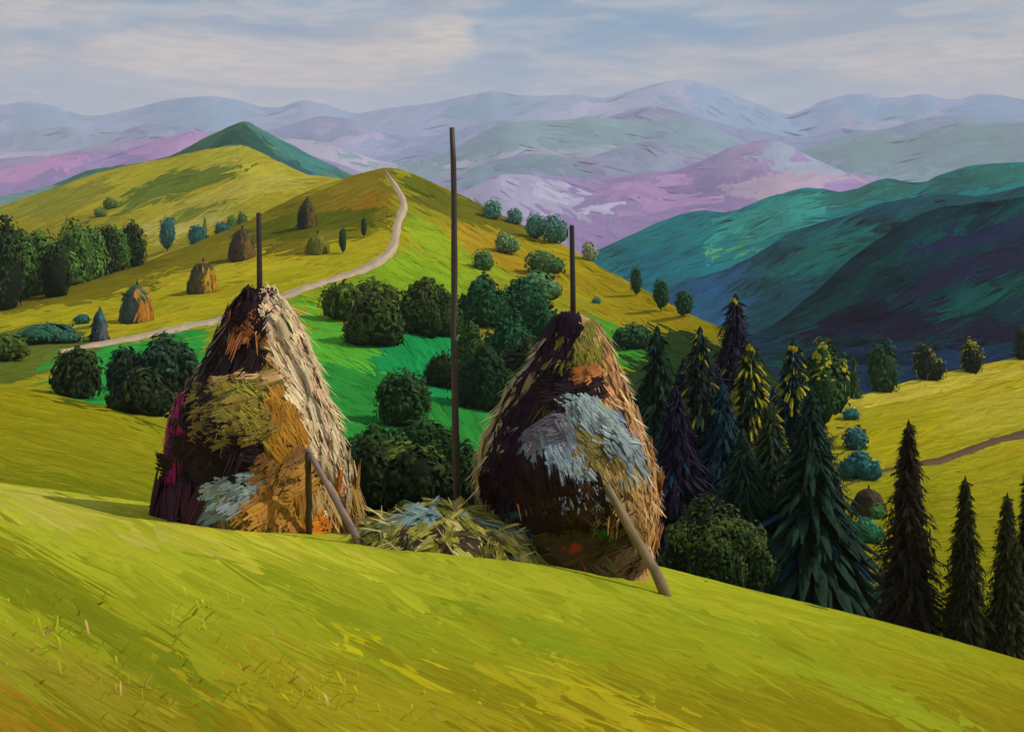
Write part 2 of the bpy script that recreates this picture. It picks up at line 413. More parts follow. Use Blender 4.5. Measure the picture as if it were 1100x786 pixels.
# ---- yellow hill behind on the left, and its blue green summit
lh = Layer([(-900, 300), (-300, 262), (0, 222), (60, 201), (100, 187), (140, 178), (185, 170), (225, 160), (260, 154), (300, 174), (330, 189), (380, 194), (430, 215), (500, 250), (700, 320), (2000, 380)],
           [(-900, 400), (0, 360), (150, 310), (330, 235), (430, 240), (600, 330), (2000, 430)], 300, [(-900, 360), (0, 420), (260, 520), (500, 420), (2000, 300)], 6, relief=1.6, rscale=50, seed=51)
lh_col = field_col((152, 142, 30), [
    ([(-200, 250), (0, 222), (60, 200), (120, 190), (100, 220), (0, 250)], (124, 122, 34)),
    ([(120, 215), (200, 182), (250, 176), (262, 188), (180, 212), (130, 232)], (92, 104, 28)),
    ([(150, 235), (262, 192), (300, 180), (340, 196), (260, 220), (160, 262)], (166, 154, 56)),
    ([(160, 240), (230, 214), (248, 220), (180, 246)], (116, 122, 34)),
    ([(215, 162), (262, 156), (320, 190), (260, 186), (230, 180)], (160, 152, 46)),
    ([(140, 250), (220, 232), (260, 226), (180, 262)], (172, 162, 78)),
    ([(-200, 280), (100, 225), (140, 240), (-200, 330)], (136, 126, 22))], 8, 61, .08)
mb = MB(); lh.mesh(mb, lh_col, -500, 520, 4, 70, low=.3)
la = lambda x, y: np.interp(x, [0, 260, 300, 420], [-24, -20, -8, 14])
lay_strokes(mb, lh, 2600, (-100, 480, 150, 330), (20, 60), (3, 8), la, lh_col, jit=.06)
lay_strokes(mb, lh, 2600, (-100, 480, 150, 330), (20, 60), (.8, 2.), la, lh_col, lift=(.5, 1.1), jit=.14)
tag(mb.build('hill', M_HILL), 'yellow striped hill behind on the left below the blue green summit', 'hill', kind='structure')

pk = Layer([(-900, 330), (-300, 262), (-100, 236), (0, 212), (60, 197), (95, 183), (140, 177), (185, 168), (225, 146), (262, 129), (300, 149), (340, 170), (378, 188), (450, 225), (600, 280), (2000, 330)],
           [(-900, 390), (0, 290), (262, 230), (400, 250), (2000, 400)], 560, 780, 4, relief=1.5, rscale=40, seed=71)
pk_col = field_col((66, 112, 100), [
    ([(-300, 262), (0, 210), (60, 196), (70, 215), (-100, 260)], (110, 140, 140)),
    ([(80, 190), (185, 167), (262, 128), (265, 150), (210, 168), (140, 182)], (58, 98, 72)),
    ([(225, 160), (264, 132), (300, 165), (340, 184), (330, 192), (290, 172)], (36, 78, 66)),
    ([(262, 128), (380, 190), (340, 184), (290, 152)], (58, 112, 108)),
    ([(300, 172), (330, 180), (345, 196), (310, 186)], (36, 84, 98))], 5, 81, .08)
mb = MB(); pk.mesh(mb, pk_col, -500, 460, 4, 40)
lay_strokes(mb, pk, 1500, (-100, 460, 120, 250), (16, 46), (1.5, 5), lambda x, y: np.where(x < 258, -27, 30), pk_col, jit=.08, clip=lambda x, y: x > 60)
tag(mb.build('hill', M_HILL), 'blue green pointed summit behind the yellow hill', 'hill', kind='structure')

# ---- yellow meadow on the right
rm = Layer([(-900, 640), (560, 560), (650, 545), (760, 500), (830, 470), (880, 441), (905, 430), (950, 417), (1000, 404), (1050, 392), (1100, 382), (1300, 345), (2000, 280)],
           [(-900, 800), (560, 660), (800, 700), (950, 725), (1100, 760), (1300, 830), (2000, 1000)], 44, [(-900, 60), (560, 70), (880, 130), (1100, 165), (2000, 230)], 6, relief=2, rscale=50, seed=91)
rm_col = field_col(blend([(385, (166, 154, 32)), (450, (158, 148, 26)), (520, (140, 136, 20)), (600, (126, 124, 16)), (680, (112, 116, 16))]), [
    ([(900, 432), (1100, 388), (1100, 402), (920, 446)], (178, 164, 52)),
    ([(900, 470), (1010, 440), (1030, 470), (940, 500), (890, 510)], (152, 144, 18)),
    ([(1020, 430), (1110, 420), (1110, 460), (1020, 470)], (164, 152, 40)),
    ([(930, 540), (1010, 520), (1000, 570), (940, 600)], (130, 126, 14)),
    ([(560, 540), (860, 440), (885, 470), (905, 560), (905, 640), (700, 700), (560, 700)], (44, 58, 22)),
    ([(880, 640), (1300, 700), (1300, 800), (880, 760)], (70, 80, 18))], 7, 101, .07)
mb = MB(); rm.mesh(mb, rm_col, 400, 1700, 5, 90, low=.3)
ra = lambda x, y: np.interp(y, [385, 480, 600, 700], [-14, -14, 4, 16])
lay_strokes(mb, rm, 2000, (800, 1250, 380, 720), (20, 70), (3, 9), ra, rm_col, jit=.06)
lay_strokes(mb, rm, 3200, (800, 1250, 380, 720), (14, 60), (.8, 2.2), ra, rm_col, lift=(.5, 1.3), jit=.14)
tag(mb.build('meadow', M_HILL), 'sunlit yellow meadow on the right beyond the firs', 'meadow', kind='structure')
PATH_W = [3, 3.5, 4.5, 7, 9, 10, 10, 10, 10]
path_on('path', rm, [(885, 532), (910, 521), (945, 506), (980, 499), (1005, 498), (1030, 488), (1062, 476), (1100, 467), (1180, 452)], PATH_W, (86, 66, 40), M_PATH, 'brown earth path crossing the yellow meadow on the right')

# ---- forested ridges on the right
def ridge(label, crest, foot, Yf, Yc, base, patches, ang, seed, box, n=2600, relief=3., fold=.022, rs=60., W=(3, 10), L=(24, 80), sm=5, mat=None, name='forest_ridge', jit=.085, tone=.10, lift=(.1, .6), bul=.25):
    Ly = Layer(crest, foot, Yf, Yc, sm, relief=relief, rscale=rs, fold=fold, seed=seed)
    cf = field_col(base, patches, 12, seed + 2, tone)
    m = MB(); Ly.mesh(m, cf, box[0] - 250, box[1] + 250, 4, 70, low=.2)
    if n:
        lay_strokes(m, Ly, n, box, L, W, ang, cf, jit=jit, lift=lift, bul=bul, arch=2.)
        if name != 'mountain': lay_strokes(m, Ly, n, box, L, (.9, 2.6), ang, cf, jit=jit * 1.6, lift=(lift[0] + lift[1] * .4, lift[1] * 1.5), bul=bul)
    return tag(m.build(name, mat or M_FAR), label, 'mountain' if name == 'mountain' else 'ridge', kind='structure'), Ly

_, rdA = ridge('darkest wooded ridge on the right behind the yellow meadow',
    [(-900, 600), (500, 470), (640, 372), (700, 352), (760, 345), (800, 362), (835, 348), (870, 318), (905, 285), (935, 262), (965, 240), (1000, 225), (1050, 218), (1100, 212), (1250, 190), (2000, 150)],
    [(-900, 650), (500, 560), (760, 470), (1100, 460), (2000, 400)], 210, 340, (10, 48, 56), [
    ([(560, 500), (760, 350), (850, 372), (1300, 372), (1300, 480), (560, 520)], (22, 46, 76)),
    ([(815, 400), (870, 330), (960, 265), (1110, 215), (1110, 240), (980, 280), (900, 340), (850, 390)], (8, 66, 66)),
    ([(850, 372), (880, 345), (930, 322), (985, 330), (960, 350), (900, 362)], (26, 22, 46)),
    ([(905, 360), (960, 330), (1040, 345), (1110, 350), (1110, 368), (1000, 365)], (26, 22, 46)),
    ([(960, 315), (1020, 285), (1110, 250), (1110, 285), (1040, 300), (990, 318)], (28, 30, 56)),
    ([(1000, 330), (1060, 300), (1110, 300), (1110, 318), (1040, 330)], (12, 70, 66)),
    ([(985, 262), (1110, 225), (1110, 246), (1000, 280)], (30, 38, 70)),
    ([(740, 345), (800, 360), (830, 372), (780, 380), (735, 365)], (24, 54, 74))], lambda x, y: np.interp(y, [220, 330, 400], [-30, -26, -4]), 111, (500, 1300, 200, 470), 3200)
_, rdB = ridge('dark blue green ridge between the darkest ridge and the teal ridge',
    [(-900, 420), (400, 400), (600, 345), (660, 333), (700, 318), (735, 304), (775, 290), (815, 272), (850, 250), (880, 238), (915, 229), (950, 217), (980, 213), (1020, 210), (1060, 212), (1100, 200), (1250, 185), (2000, 160)],
    [(-900, 470), (600, 420), (800, 400), (1100, 330), (2000, 300)], 400, 560, (14, 68, 78), [
    ([(560, 420), (600, 340), (700, 316), (775, 289), (830, 300), (800, 345), (760, 380), (600, 420)], (32, 82, 116)),
    ([(800, 300), (850, 250), (920, 228), (900, 250), (860, 290), (820, 330)], (14, 86, 88)),
    ([(930, 240), (1020, 222), (1110, 206), (1110, 225), (1000, 236), (940, 262)], (16, 70, 74)),
    ([(840, 280), (900, 250), (960, 232), (930, 270), (870, 300)], (12, 96, 86))], lambda x, y: np.interp(x, [640, 800, 1100], [-14, -30, -12]), 131, (500, 1300, 195, 420), 2200)
_, rdC = ridge('teal wooded ridge with rounded tops on the right',
    [(-900, 400), (400, 350), (560, 305), (610, 283), (645, 267), (700, 243), (735, 229), (757, 224), (780, 232), (810, 216), (840, 207), (865, 200), (890, 203), (915, 206), (935, 196), (955, 190), (975, 196), (985, 202), (1005, 190), (1030, 182), (1055, 176), (1080, 173), (1110, 174), (1250, 165), (2000, 150)],
    [(-900, 450), (600, 360), (800, 320), (1100, 250), (2000, 230)], 640, 880, (10, 112, 114), [
    ([(560, 320), (700, 262), (780, 280), (760, 300), (640, 335)], (4, 106, 118)),
    ([(780, 240), (840, 210), (900, 206), (880, 232), (820, 262)], (40, 134, 122)),
    ([(760, 268), (800, 262), (815, 275), (780, 284)], (70, 150, 110)),
    ([(860, 205), (960, 194), (1100, 176), (1100, 196), (980, 210), (900, 222)], (30, 98, 88)),
    ([(640, 272), (757, 225), (790, 236), (720, 258)], (6, 108, 112))], lambda x, y: np.interp(x, [600, 740, 780, 1100], [-24, -20, -20, -12]), 151, (500, 1300, 168, 350), 2200, mat=M_FAR)

# ---- the distant ranges
_, m1 = ridge('heather purple foothills in front of the pale ranges',
    [(-900, 190), (-200, 190), (0, 184), (50, 172), (92, 163), (120, 168), (160, 152), (210, 139), (250, 150), (330, 178), (450, 215), (490, 206), (540, 185), (590, 192), (640, 192), (690, 186), (720, 185), (750, 176), (785, 158), (815, 150), (840, 152), (870, 168), (900, 184), (940, 198), (1000, 225), (1300, 260), (2000, 260)],
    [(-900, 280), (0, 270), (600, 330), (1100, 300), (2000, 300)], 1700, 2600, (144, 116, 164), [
    ([(480, 215), (540, 185), (590, 190), (650, 235), (560, 235)], (164, 156, 184)),
    ([(560, 200), (600, 198), (650, 228), (630, 232)], (176, 170, 194)),
    ([(740, 190), (785, 157), (815, 150), (835, 152), (815, 180), (760, 196)], (154, 132, 168)),
    ([(815, 150), (845, 152), (905, 186), (880, 196), (830, 182)], (146, 158, 178)),
    ([(760, 200), (850, 184), (905, 190), (860, 212), (790, 216)], (172, 148, 168)),
    ([(-200, 190), (60, 170), (100, 172), (60, 190), (-200, 230)], (178, 128, 176)),
    ([(130, 160), (215, 138), (250, 150), (220, 165), (150, 178)], (168, 128, 176)),
    ([(620, 190), (720, 200), (780, 230), (700, 225)], (170, 130, 176))], lambda x, y: np.where(x < 400, -20, np.where(x < 640, 26, -8)), 171, (-100, 1200, 130, 320), 2200, relief=4, fold=.010, W=(4, 12), L=(30, 90), name='mountain', mat=M_RANGE, lift=(.02, .08), bul=.01, jit=.05, tone=.07)
_, m2 = ridge('grey green middle range of mountains',
    [(-900, 170), (-200, 168), (0, 166), (80, 160), (170, 150), (260, 140), (330, 150), (430, 175), (490, 160), (515, 144), (545, 134), (575, 128), (605, 130), (632, 124), (660, 128), (690, 134), (720, 128), (750, 132), (780, 146), (830, 165), (860, 165), (885, 152), (915, 143), (945, 143), (975, 150), (1005, 137), (1035, 131), (1060, 133), (1090, 135), (1120, 128), (1300, 125), (2000, 140)],
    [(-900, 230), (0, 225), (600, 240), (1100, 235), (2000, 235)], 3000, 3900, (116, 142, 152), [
    ([(-200, 168), (170, 150), (330, 150), (430, 178), (430, 240), (-200, 240)], (160, 154, 172)),
    ([(510, 146), (575, 128), (632, 124), (700, 134), (640, 150), (560, 160)], (120, 150, 152)),
    ([(860, 168), (945, 142), (1120, 128), (1120, 180), (960, 190), (880, 190)], (100, 130, 130)),
    ([(480, 170), (620, 160), (760, 165), (740, 200), (480, 210)], (148, 156, 166))], lambda x, y: np.where(x < 560, -12, np.where(x < 820, 10, -14)), 191, (-100, 1200, 118, 240), 1800, relief=4, fold=.010, W=(4, 14), L=(30, 100), name='mountain', mat=M_RANGE, lift=(.02, .08), bul=.01, jit=.05, tone=.07)
_, m3 = ridge('palest lilac blue mountain range on the skyline',
    [(-900, 120), (-200, 118), (0, 112), (35, 109), (60, 116), (90, 127), (120, 122), (160, 113), (200, 106), (228, 103), (255, 108), (290, 118), (325, 107), (350, 112), (380, 122), (430, 113), (470, 112), (505, 102), (530, 96), (560, 104), (590, 104), (620, 102), (650, 106), (680, 98), (710, 90), (738, 86), (765, 92), (800, 106), (835, 118), (858, 124), (880, 110), (910, 103), (935, 102), (958, 110), (975, 104), (995, 101), (1015, 107), (1030, 108), (1050, 102), (1075, 104), (1110, 110), (1300, 105), (2000, 120)],
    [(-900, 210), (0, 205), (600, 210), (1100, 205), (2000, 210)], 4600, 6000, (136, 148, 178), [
    ([(600, 115), (690, 97), (738, 86), (745, 118), (680, 135), (600, 140)], (164, 164, 190)),
    ([(738, 86), (800, 105), (860, 125), (860, 160), (770, 150), (740, 120)], (124, 152, 182)),
    ([(0, 112), (60, 112), (100, 130), (60, 150), (0, 150)], (112, 140, 158)),
    ([(130, 124), (200, 106), (255, 108), (300, 122), (250, 140), (150, 150)], (116, 144, 168)),
    ([(480, 118), (530, 96), (580, 108), (560, 130), (500, 135)], (112, 144, 166)),
    ([(860, 124), (910, 103), (960, 110), (1110, 104), (1110, 130), (960, 140), (880, 140)], (112, 144, 176)),
    ([(900, 122), (950, 128), (1000, 122), (1000, 138), (900, 142)], (150, 150, 174))], lambda x, y: np.where((x > 735) & (x < 860), 24, -14), 211, (-100, 1200, 80, 210), 1800, relief=3.5, fold=.008, W=(4, 14), L=(30, 100), name='mountain', sm=4, mat=M_RANGE, lift=(.02, .08), bul=.01, jit=.045, tone=.06)

_, m2b = ridge('blue lilac range of low peaks between the grey green and the palest range',
    [(-900, 150), (-200, 148), (0, 148), (40, 138), (75, 134), (115, 143), (165, 130), (205, 134), (240, 148), (300, 138), (345, 126), (375, 128), (420, 146), (480, 142), (540, 128), (600, 140), (665, 122), (700, 112), (730, 118), (775, 134), (820, 142), (862, 148), (905, 136), (950, 140), (990, 128), (1030, 122), (1075, 126), (1110, 132), (1300, 130), (2000, 140)],
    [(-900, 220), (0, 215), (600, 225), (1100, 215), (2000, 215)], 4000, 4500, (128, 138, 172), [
    ([(-200, 150), (75, 134), (150, 140), (240, 150), (240, 190), (-200, 190)], (134, 146, 168)),
    ([(345, 126), (420, 146), (420, 180), (330, 170)], (150, 146, 176)),
    ([(640, 130), (700, 112), (730, 118), (720, 150), (640, 150)], (150, 142, 172)),
    ([(900, 140), (1030, 122), (1110, 132), (1110, 160), (900, 160)], (116, 142, 164))], lambda x, y: np.where((x > 700) & (x < 860), 20, -14), 231, (-100, 1200, 108, 220), 1500, relief=4, fold=.010, W=(4, 14), L=(30, 100), name='mountain', sm=3, mat=M_RANGE, lift=(.02, .08), bul=.01, jit=.045, tone=.06)
_, m1b = ridge('mauve slopes rising behind the heather purple foothills',
    [(-900, 200), (-200, 186), (0, 172), (40, 166), (90, 158), (130, 150), (170, 144), (230, 150), (300, 160), (360, 176), (430, 200), (490, 190), (530, 172), (575, 163), (620, 170), (660, 158), (705, 150), (745, 160), (800, 172), (860, 182), (930, 190), (1000, 205), (1300, 240), (2000, 260)],
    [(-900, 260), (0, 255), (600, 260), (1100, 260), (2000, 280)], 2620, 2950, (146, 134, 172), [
    ([(480, 190), (575, 163), (620, 170), (560, 200), (480, 210)], (120, 146, 156)),
    ([(640, 165), (705, 150), (745, 160), (720, 185), (640, 185)], (142, 150, 172)),
    ([(-200, 190), (90, 158), (170, 144), (230, 150), (170, 180), (-200, 230)], (156, 142, 172))], lambda x, y: np.where(x < 520, -18, 14), 251, (-100, 1200, 140, 260), 1200, relief=4, fold=.010, W=(4, 14), L=(30, 100), name='mountain', sm=3, mat=M_RANGE, lift=(.02, .08), bul=.01, jit=.045, tone=.06)

# ---- valley floor out to the horizon
mb = MB()
g = np.array([-9000, -4000, -1500, -500, 0, 500, 1500, 4000, 9000.])
X, Yg = np.meshgrid(g, g + 3000)
V = np.stack([X, Yg, np.full_like(X, -330.)], -1)
mb.add(V.reshape(-1, 3), grid_quads(9, 9), lin((60, 90, 60)))
tag(mb.build('ground', M_FAR), 'wooded valley floor lying below all the hills', 'ground', kind='structure')

# ---- haze: one closed box of thin even air
def haze(x0, x1, y0, y1, z0, z1, density, color):
    V = [(x, y, z) for z in (z0, z1) for y in (y0, y1) for x in (x0, x1)]
    Q = [(0, 2, 3, 1), (4, 5, 7, 6), (0, 1, 5, 4), (2, 6, 7, 3), (0, 4, 6, 2), (1, 3, 7, 5)]
    me = bpy.data.meshes.new('haze'); me.from_pydata(V, [], Q); me.update()
    m = bpy.data.materials.new('haze_air'); m.use_nodes = True; nt = m.node_tree
    for n in list(nt.nodes): nt.nodes.remove(n)
    o_ = nt.nodes.new('ShaderNodeOutputMaterial'); v = nt.nodes.new('ShaderNodeVolumePrincipled')
    v.inputs['Color'].default_value = (*color, 1); v.inputs['Density'].default_value = density
    v.inputs['Anisotropy'].default_value = 0.0
    nt.links.new(v.outputs[0], o_.inputs['Volume'])
    me.materials.append(m)
    o = bpy.data.objects.new('haze', me); COL.objects.link(o)
    return tag(o, 'thin lilac air between the hills and the far ranges', 'haze', kind='stuff')
HAZE = haze(-9500, 9500, -6200, 12500, -332, 1000, 0.00013, (.72, .77, .90))


# ================================================================== THINGS
def R3(n): return unit(RNG.normal(0, 1, (n, 3)))

# ------------------------------------------------------------------ haystacks
def make_haystack(name, label, group, layer, cx, by, left, right, base, patches, bumps, stake=None, n_thin=4200, n_wide=520, fringe=420,
                  squash=.92, thin=(.8, 2.0), angf=None, fringe_col=(222, 196, 150), daubs=(), fl=1.0):
    """left / right: [(row, half width in rows' units)] of the outline; local x right, y away, z up, metres"""
    o3 = layer.at(cx, by); k = o3[1] / F
    left = np.array(sorted(left)); right = np.array(sorted(right))
    top = min(left[0, 0], right[0, 0]); H = by - top
    def rad(ang, py):
        cs = np.cos(ang)
        rl = np.interp(py, left[:, 0], left[:, 1]); rr = np.interp(py, right[:, 0], right[:, 1])
        return rl * (1 - cs) / 2 + rr * (1 + cs) / 2
    def surf(ang, py):
        r = rad(ang, py)
        r = r * (1 + .05 * fbm(ang * 2.2 + 9, py / 26., 5, 3))
        x = r * np.cos(ang); y = r * np.sin(ang) * squash
        front = np.clip(-np.sin(ang) * 1.6, 0, 1)
        d = 0
        for bx, byy, rx, ry, am in bumps:
            d = d + am * np.exp(-(((cx + x - bx) / rx) ** 2 + ((py - byy) / ry) ** 2)) * front
        x = x + np.cos(ang) * d * .5; y = y + np.sin(ang) * d
        return np.stack([x * k, y * k, (by - py) * k], -1)
    pl = [(np.array(p, float), lin(c)) for p, c in patches]
    def seen(P):
        W = P + o3
        return PX0 + F * W[..., 0] / W[..., 1], HY - F * W[..., 2] / W[..., 1]
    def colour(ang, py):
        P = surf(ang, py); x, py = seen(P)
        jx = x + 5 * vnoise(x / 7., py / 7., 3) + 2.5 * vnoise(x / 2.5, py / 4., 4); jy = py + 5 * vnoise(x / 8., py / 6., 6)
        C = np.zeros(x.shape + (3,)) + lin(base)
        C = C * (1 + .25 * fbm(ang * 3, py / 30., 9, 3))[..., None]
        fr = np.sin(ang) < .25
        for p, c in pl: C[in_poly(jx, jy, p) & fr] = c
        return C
    def frame(ang, py):
        e = .03; P = surf(ang, py)
        ta = unit(surf(ang + e, py) - surf(ang - e, py)); td = unit(surf(ang, py + 1.5) - surf(ang, py - 1.5))
        nn = unit(np.cross(ta, -td)); 
        sgn = np.sign((nn[..., :2] * np.stack([np.cos(ang), np.sin(ang)], -1)).sum(-1))[..., None]
        return P, ta, td, nn * np.where(sgn == 0, 1, sgn)
    root = empty(name, o3, label, 'haystack', group)
    # mound: core + lapped strands
    m = MB()
    nr, nc = 60, 72
    py = np.linspace(by + 14, top, nr)[:, None]; ang = np.linspace(0, 2 * math.pi, nc + 1)[None]
    PY = np.broadcast_to(py, (nr, nc + 1)); AN = np.broadcast_to(ang, (nr, nc + 1))
    V = surf(AN, PY); C = colour(AN, PY) * .8
    V = np.concatenate([V, np.repeat(V[-1:].mean(1, keepdims=True), nc + 1, 1)]); C = np.concatenate([C, C[-1:]])
    T = np.stack([V[..., 2] * 2, np.arctan2(V[..., 1], V[..., 0]) * 3], -1)
    m.add(V.reshape(-1, 3), grid_quads(nr + 1, nc + 1), C.reshape(-1, 3), T.reshape(-1, 2))
    big = H > 120
    WL, WW, TL = ((26, 60), (8, 18), (16, 46)) if big else ((H * .2, H * .5), (H * .06, H * .14), (H * .15, H * .4))
    def sample(n):
        a = RNG.uniform(0, 2 * math.pi, n * 3); p = top + H * np.sqrt(RNG.uniform(0, 1, n * 3)) ** 1.05
        keep = (np.sin(a) < .35) | (RNG.random(n * 3) < .35)
        return a[keep][:n], p[keep][:n]
    def blades(mm, a, p, L, W, spread, lift, flare, tone=.14, tip=1.12):
        P, ta, td, nn = frame(a, p)
        th = RNG.normal(0, spread, len(a))
        if angf is not None: th = th + angf(cx + P[:, 0] / k, p)
        D = unit(td * np.cos(th)[:, None] + ta * np.sin(th)[:, None])
        Lm = (L[0] + L[1]) * .5
        C = colour(a, np.minimum(p + Lm * .25, by)) * (1 + RNG.normal(0, tone, (len(a), 1))) * (1 + RNG.normal(0, .05, (len(a), 3)))
        Ls = RNG.uniform(L[0], L[1], len(a)) * k; Ws = RNG.uniform(W[0], W[1], len(a)) * k
        end = P + D * Ls[:, None]
        room = np.clip((end[:, 2] + 1.5 * k) , None, 0)
        D = D.copy(); P = P.copy(); P[:, 2] -= np.minimum(room, 0)
        lf = RNG.uniform(lift[0], lift[1], len(a)) * k
        if Ws.mean() > 5 * k and H > 120:
            bundles(mm, P - D * Ls[:, None] * .25 + nn * lf[:, None], D, nn, Ls, Ws, C, bend=-nn * (.1 * Ls)[:, None], m=10, tone=.11, taper=(.7, .4))
            return
        strokes(mm, P - D * Ls[:, None] * .25 + nn * lf[:, None], D, nn, Ls, Ws, C, C * tip, S=4, bend=nn * (RNG.uniform(flare[0], flare[1], len(a)) * Ls)[:, None], bulge=.16, jit=.04)
    a, p = sample(n_wide); blades(m, a, p, WL, WW, .45, (.2 * min(1, H / 120), 2.2 * min(1, H / 120)), (-.12, .0), .10, 1.0)
    a, p = sample(n_thin); blades(m, a, p, TL, thin, .30, (.6 * min(1, H / 120), 3.5 * min(1, H / 120)), (-.12, .04), .18)
    # shaggy outer thatch hanging from both flanks
    if fringe:
        side = RNG.random(fringe) < .55
        a = np.where(side, RNG.normal(-.10, .30, fringe), RNG.normal(math.pi + .10, .28, fringe))
        p = top + H * (.06 + .88 * RNG.random(fringe))
        P, ta, td, nn = frame(a, p)
        th = RNG.normal(0, .18, fringe)
        D = unit(td * np.cos(th)[:, None] + ta * np.sin(th)[:, None] + nn * RNG.uniform(.02, .40, (fringe, 1)))
        C = lin(fringe_col)[None] * (1 + RNG.normal(0, .14, (fringe, 1))) * (1 + RNG.normal(0, .05, (fringe, 3)))
        L = RNG.uniform(14, 34, fringe) * k * fl; L = np.minimum(L, (P[:, 2] + 4 * k) * .9 + 3 * k); W = RNG.uniform(.9, 2.6, fringe) * k * min(1, fl * 1.3)
        strokes(m, P + nn * (1.5 * k * min(1, H / 120)), D, nn, L, W, C * .9, C * 1.08, S=4, bend=nn * (RNG.uniform(-.05, .12, fringe) * L)[:, None], taper=(.6, .12))
    m.build('hay_mound', M_HAY, root)
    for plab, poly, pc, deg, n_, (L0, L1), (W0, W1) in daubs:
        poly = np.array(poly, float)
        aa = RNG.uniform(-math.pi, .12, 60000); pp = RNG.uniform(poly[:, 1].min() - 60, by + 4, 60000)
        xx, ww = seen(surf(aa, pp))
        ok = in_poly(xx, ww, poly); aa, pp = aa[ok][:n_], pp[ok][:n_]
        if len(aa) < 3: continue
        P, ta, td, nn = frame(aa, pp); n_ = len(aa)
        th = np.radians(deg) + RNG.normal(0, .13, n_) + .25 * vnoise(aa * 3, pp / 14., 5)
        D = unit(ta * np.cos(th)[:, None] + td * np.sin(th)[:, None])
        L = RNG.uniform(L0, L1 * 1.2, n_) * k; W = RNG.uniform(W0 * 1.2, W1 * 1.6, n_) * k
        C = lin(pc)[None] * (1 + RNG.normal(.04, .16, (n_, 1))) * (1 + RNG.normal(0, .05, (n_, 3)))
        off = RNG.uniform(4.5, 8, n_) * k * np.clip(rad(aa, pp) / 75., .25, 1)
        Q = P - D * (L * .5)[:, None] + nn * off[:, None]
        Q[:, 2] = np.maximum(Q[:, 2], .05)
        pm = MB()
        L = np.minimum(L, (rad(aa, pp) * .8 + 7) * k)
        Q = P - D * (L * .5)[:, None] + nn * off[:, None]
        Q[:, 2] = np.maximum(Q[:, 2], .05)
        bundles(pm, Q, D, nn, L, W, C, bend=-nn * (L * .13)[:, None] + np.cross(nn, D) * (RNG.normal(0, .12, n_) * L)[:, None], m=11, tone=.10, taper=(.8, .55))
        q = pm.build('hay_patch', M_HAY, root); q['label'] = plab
    if stake is not None:
        m = MB()
        (sx, sy, bx_, w0, w1) = stake
        zt = (by - sy) * k; zb = (by - top) * k - 1.0 * min(1, H / 200)
        tube(m, [((bx_ - cx) * k, 0, zb), ((bx_ - cx) * k * .6 + (sx - cx) * k * .4, 0, zb + (zt - zb) * .5), ((sx - cx) * k, 0, zt - .03), ((sx - cx) * k, 0, zt)],
             [w1 * k, (w0 + w1) / 2 * k, w0 * k, w0 * k * .7], lin((52, 40, 40)), 9, .06)
        m.build('stake', M_WOOD, root)
    return root, k, o3

ldir = lambda x, y: np.where(x < 262, -.25, .05) + .35 * np.sin(y / 21. + x / 33.)
LEFT_PATCH = [  # dark patches carry painted shade besides dark hay; cream ones carry sunlight
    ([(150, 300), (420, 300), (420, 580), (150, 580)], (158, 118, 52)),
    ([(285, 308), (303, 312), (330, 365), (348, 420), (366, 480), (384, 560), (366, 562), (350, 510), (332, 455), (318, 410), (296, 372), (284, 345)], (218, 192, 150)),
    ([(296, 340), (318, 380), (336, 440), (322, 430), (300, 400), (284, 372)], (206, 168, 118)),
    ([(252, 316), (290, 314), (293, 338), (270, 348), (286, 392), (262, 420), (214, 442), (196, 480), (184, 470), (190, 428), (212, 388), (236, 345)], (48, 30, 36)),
    ([(226, 360), (246, 334), (252, 330), (244, 358), (214, 398), (206, 400)], (184, 104, 36)),
    ([(236, 352), (250, 348), (248, 372), (232, 380)], (48, 82, 98)),
    ([(250, 338), (284, 342), (288, 364), (262, 362), (248, 354)], (184, 112, 58)),
    ([(274, 336), (294, 345), (296, 364), (284, 360)], (98, 92, 30)),
    ([(222, 392), (252, 378), (262, 392), (234, 410)], (120, 106, 36)),
    ([(214, 424), (244, 404), (302, 402), (322, 440), (284, 472), (226, 472)], (128, 110, 44)),
    ([(262, 420), (300, 424), (312, 452), (276, 474), (250, 452)], (160, 144, 44)),
    ([(238, 424), (262, 440), (252, 458), (234, 446)], (172, 150, 66)),
    ([(300, 430), (330, 446), (338, 476), (326, 496), (292, 490)], (176, 118, 32)),
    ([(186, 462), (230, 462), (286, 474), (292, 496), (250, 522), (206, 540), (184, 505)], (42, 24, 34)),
    ([(206, 476), (228, 470), (238, 490), (216, 500)], (78, 52, 62)),
    ([(232, 500), (262, 505), (252, 524), (232, 524)], (56, 62, 50)),
    ([(286, 486), (326, 478), (330, 500), (300, 524), (282, 516)], (130, 92, 44)),
    ([(150, 430), (190, 430), (195, 520), (150, 530)], (140, 36, 92)),
    ([(150, 515), (200, 506), (216, 536), (212, 600), (150, 600)], (70, 32, 54)),
    ([(208, 542), (236, 524), (282, 506), (280, 528), (246, 552), (212, 556)], (132, 162, 172)),
    ([(216, 548), (250, 534), (240, 552)], (150, 180, 188)),
    ([(268, 534), (300, 515), (330, 492), (330, 600), (272, 600)], (160, 116, 46)),
    ([(330, 530), (345, 540), (345, 568), (330, 568)], (178, 130, 44)),
    ([(336, 556), (372, 556), (372, 572), (336, 572)], (190, 108, 26)),
    ([(344, 542), (358, 540), (362, 560), (348, 562)], (60, 66, 26)),
]
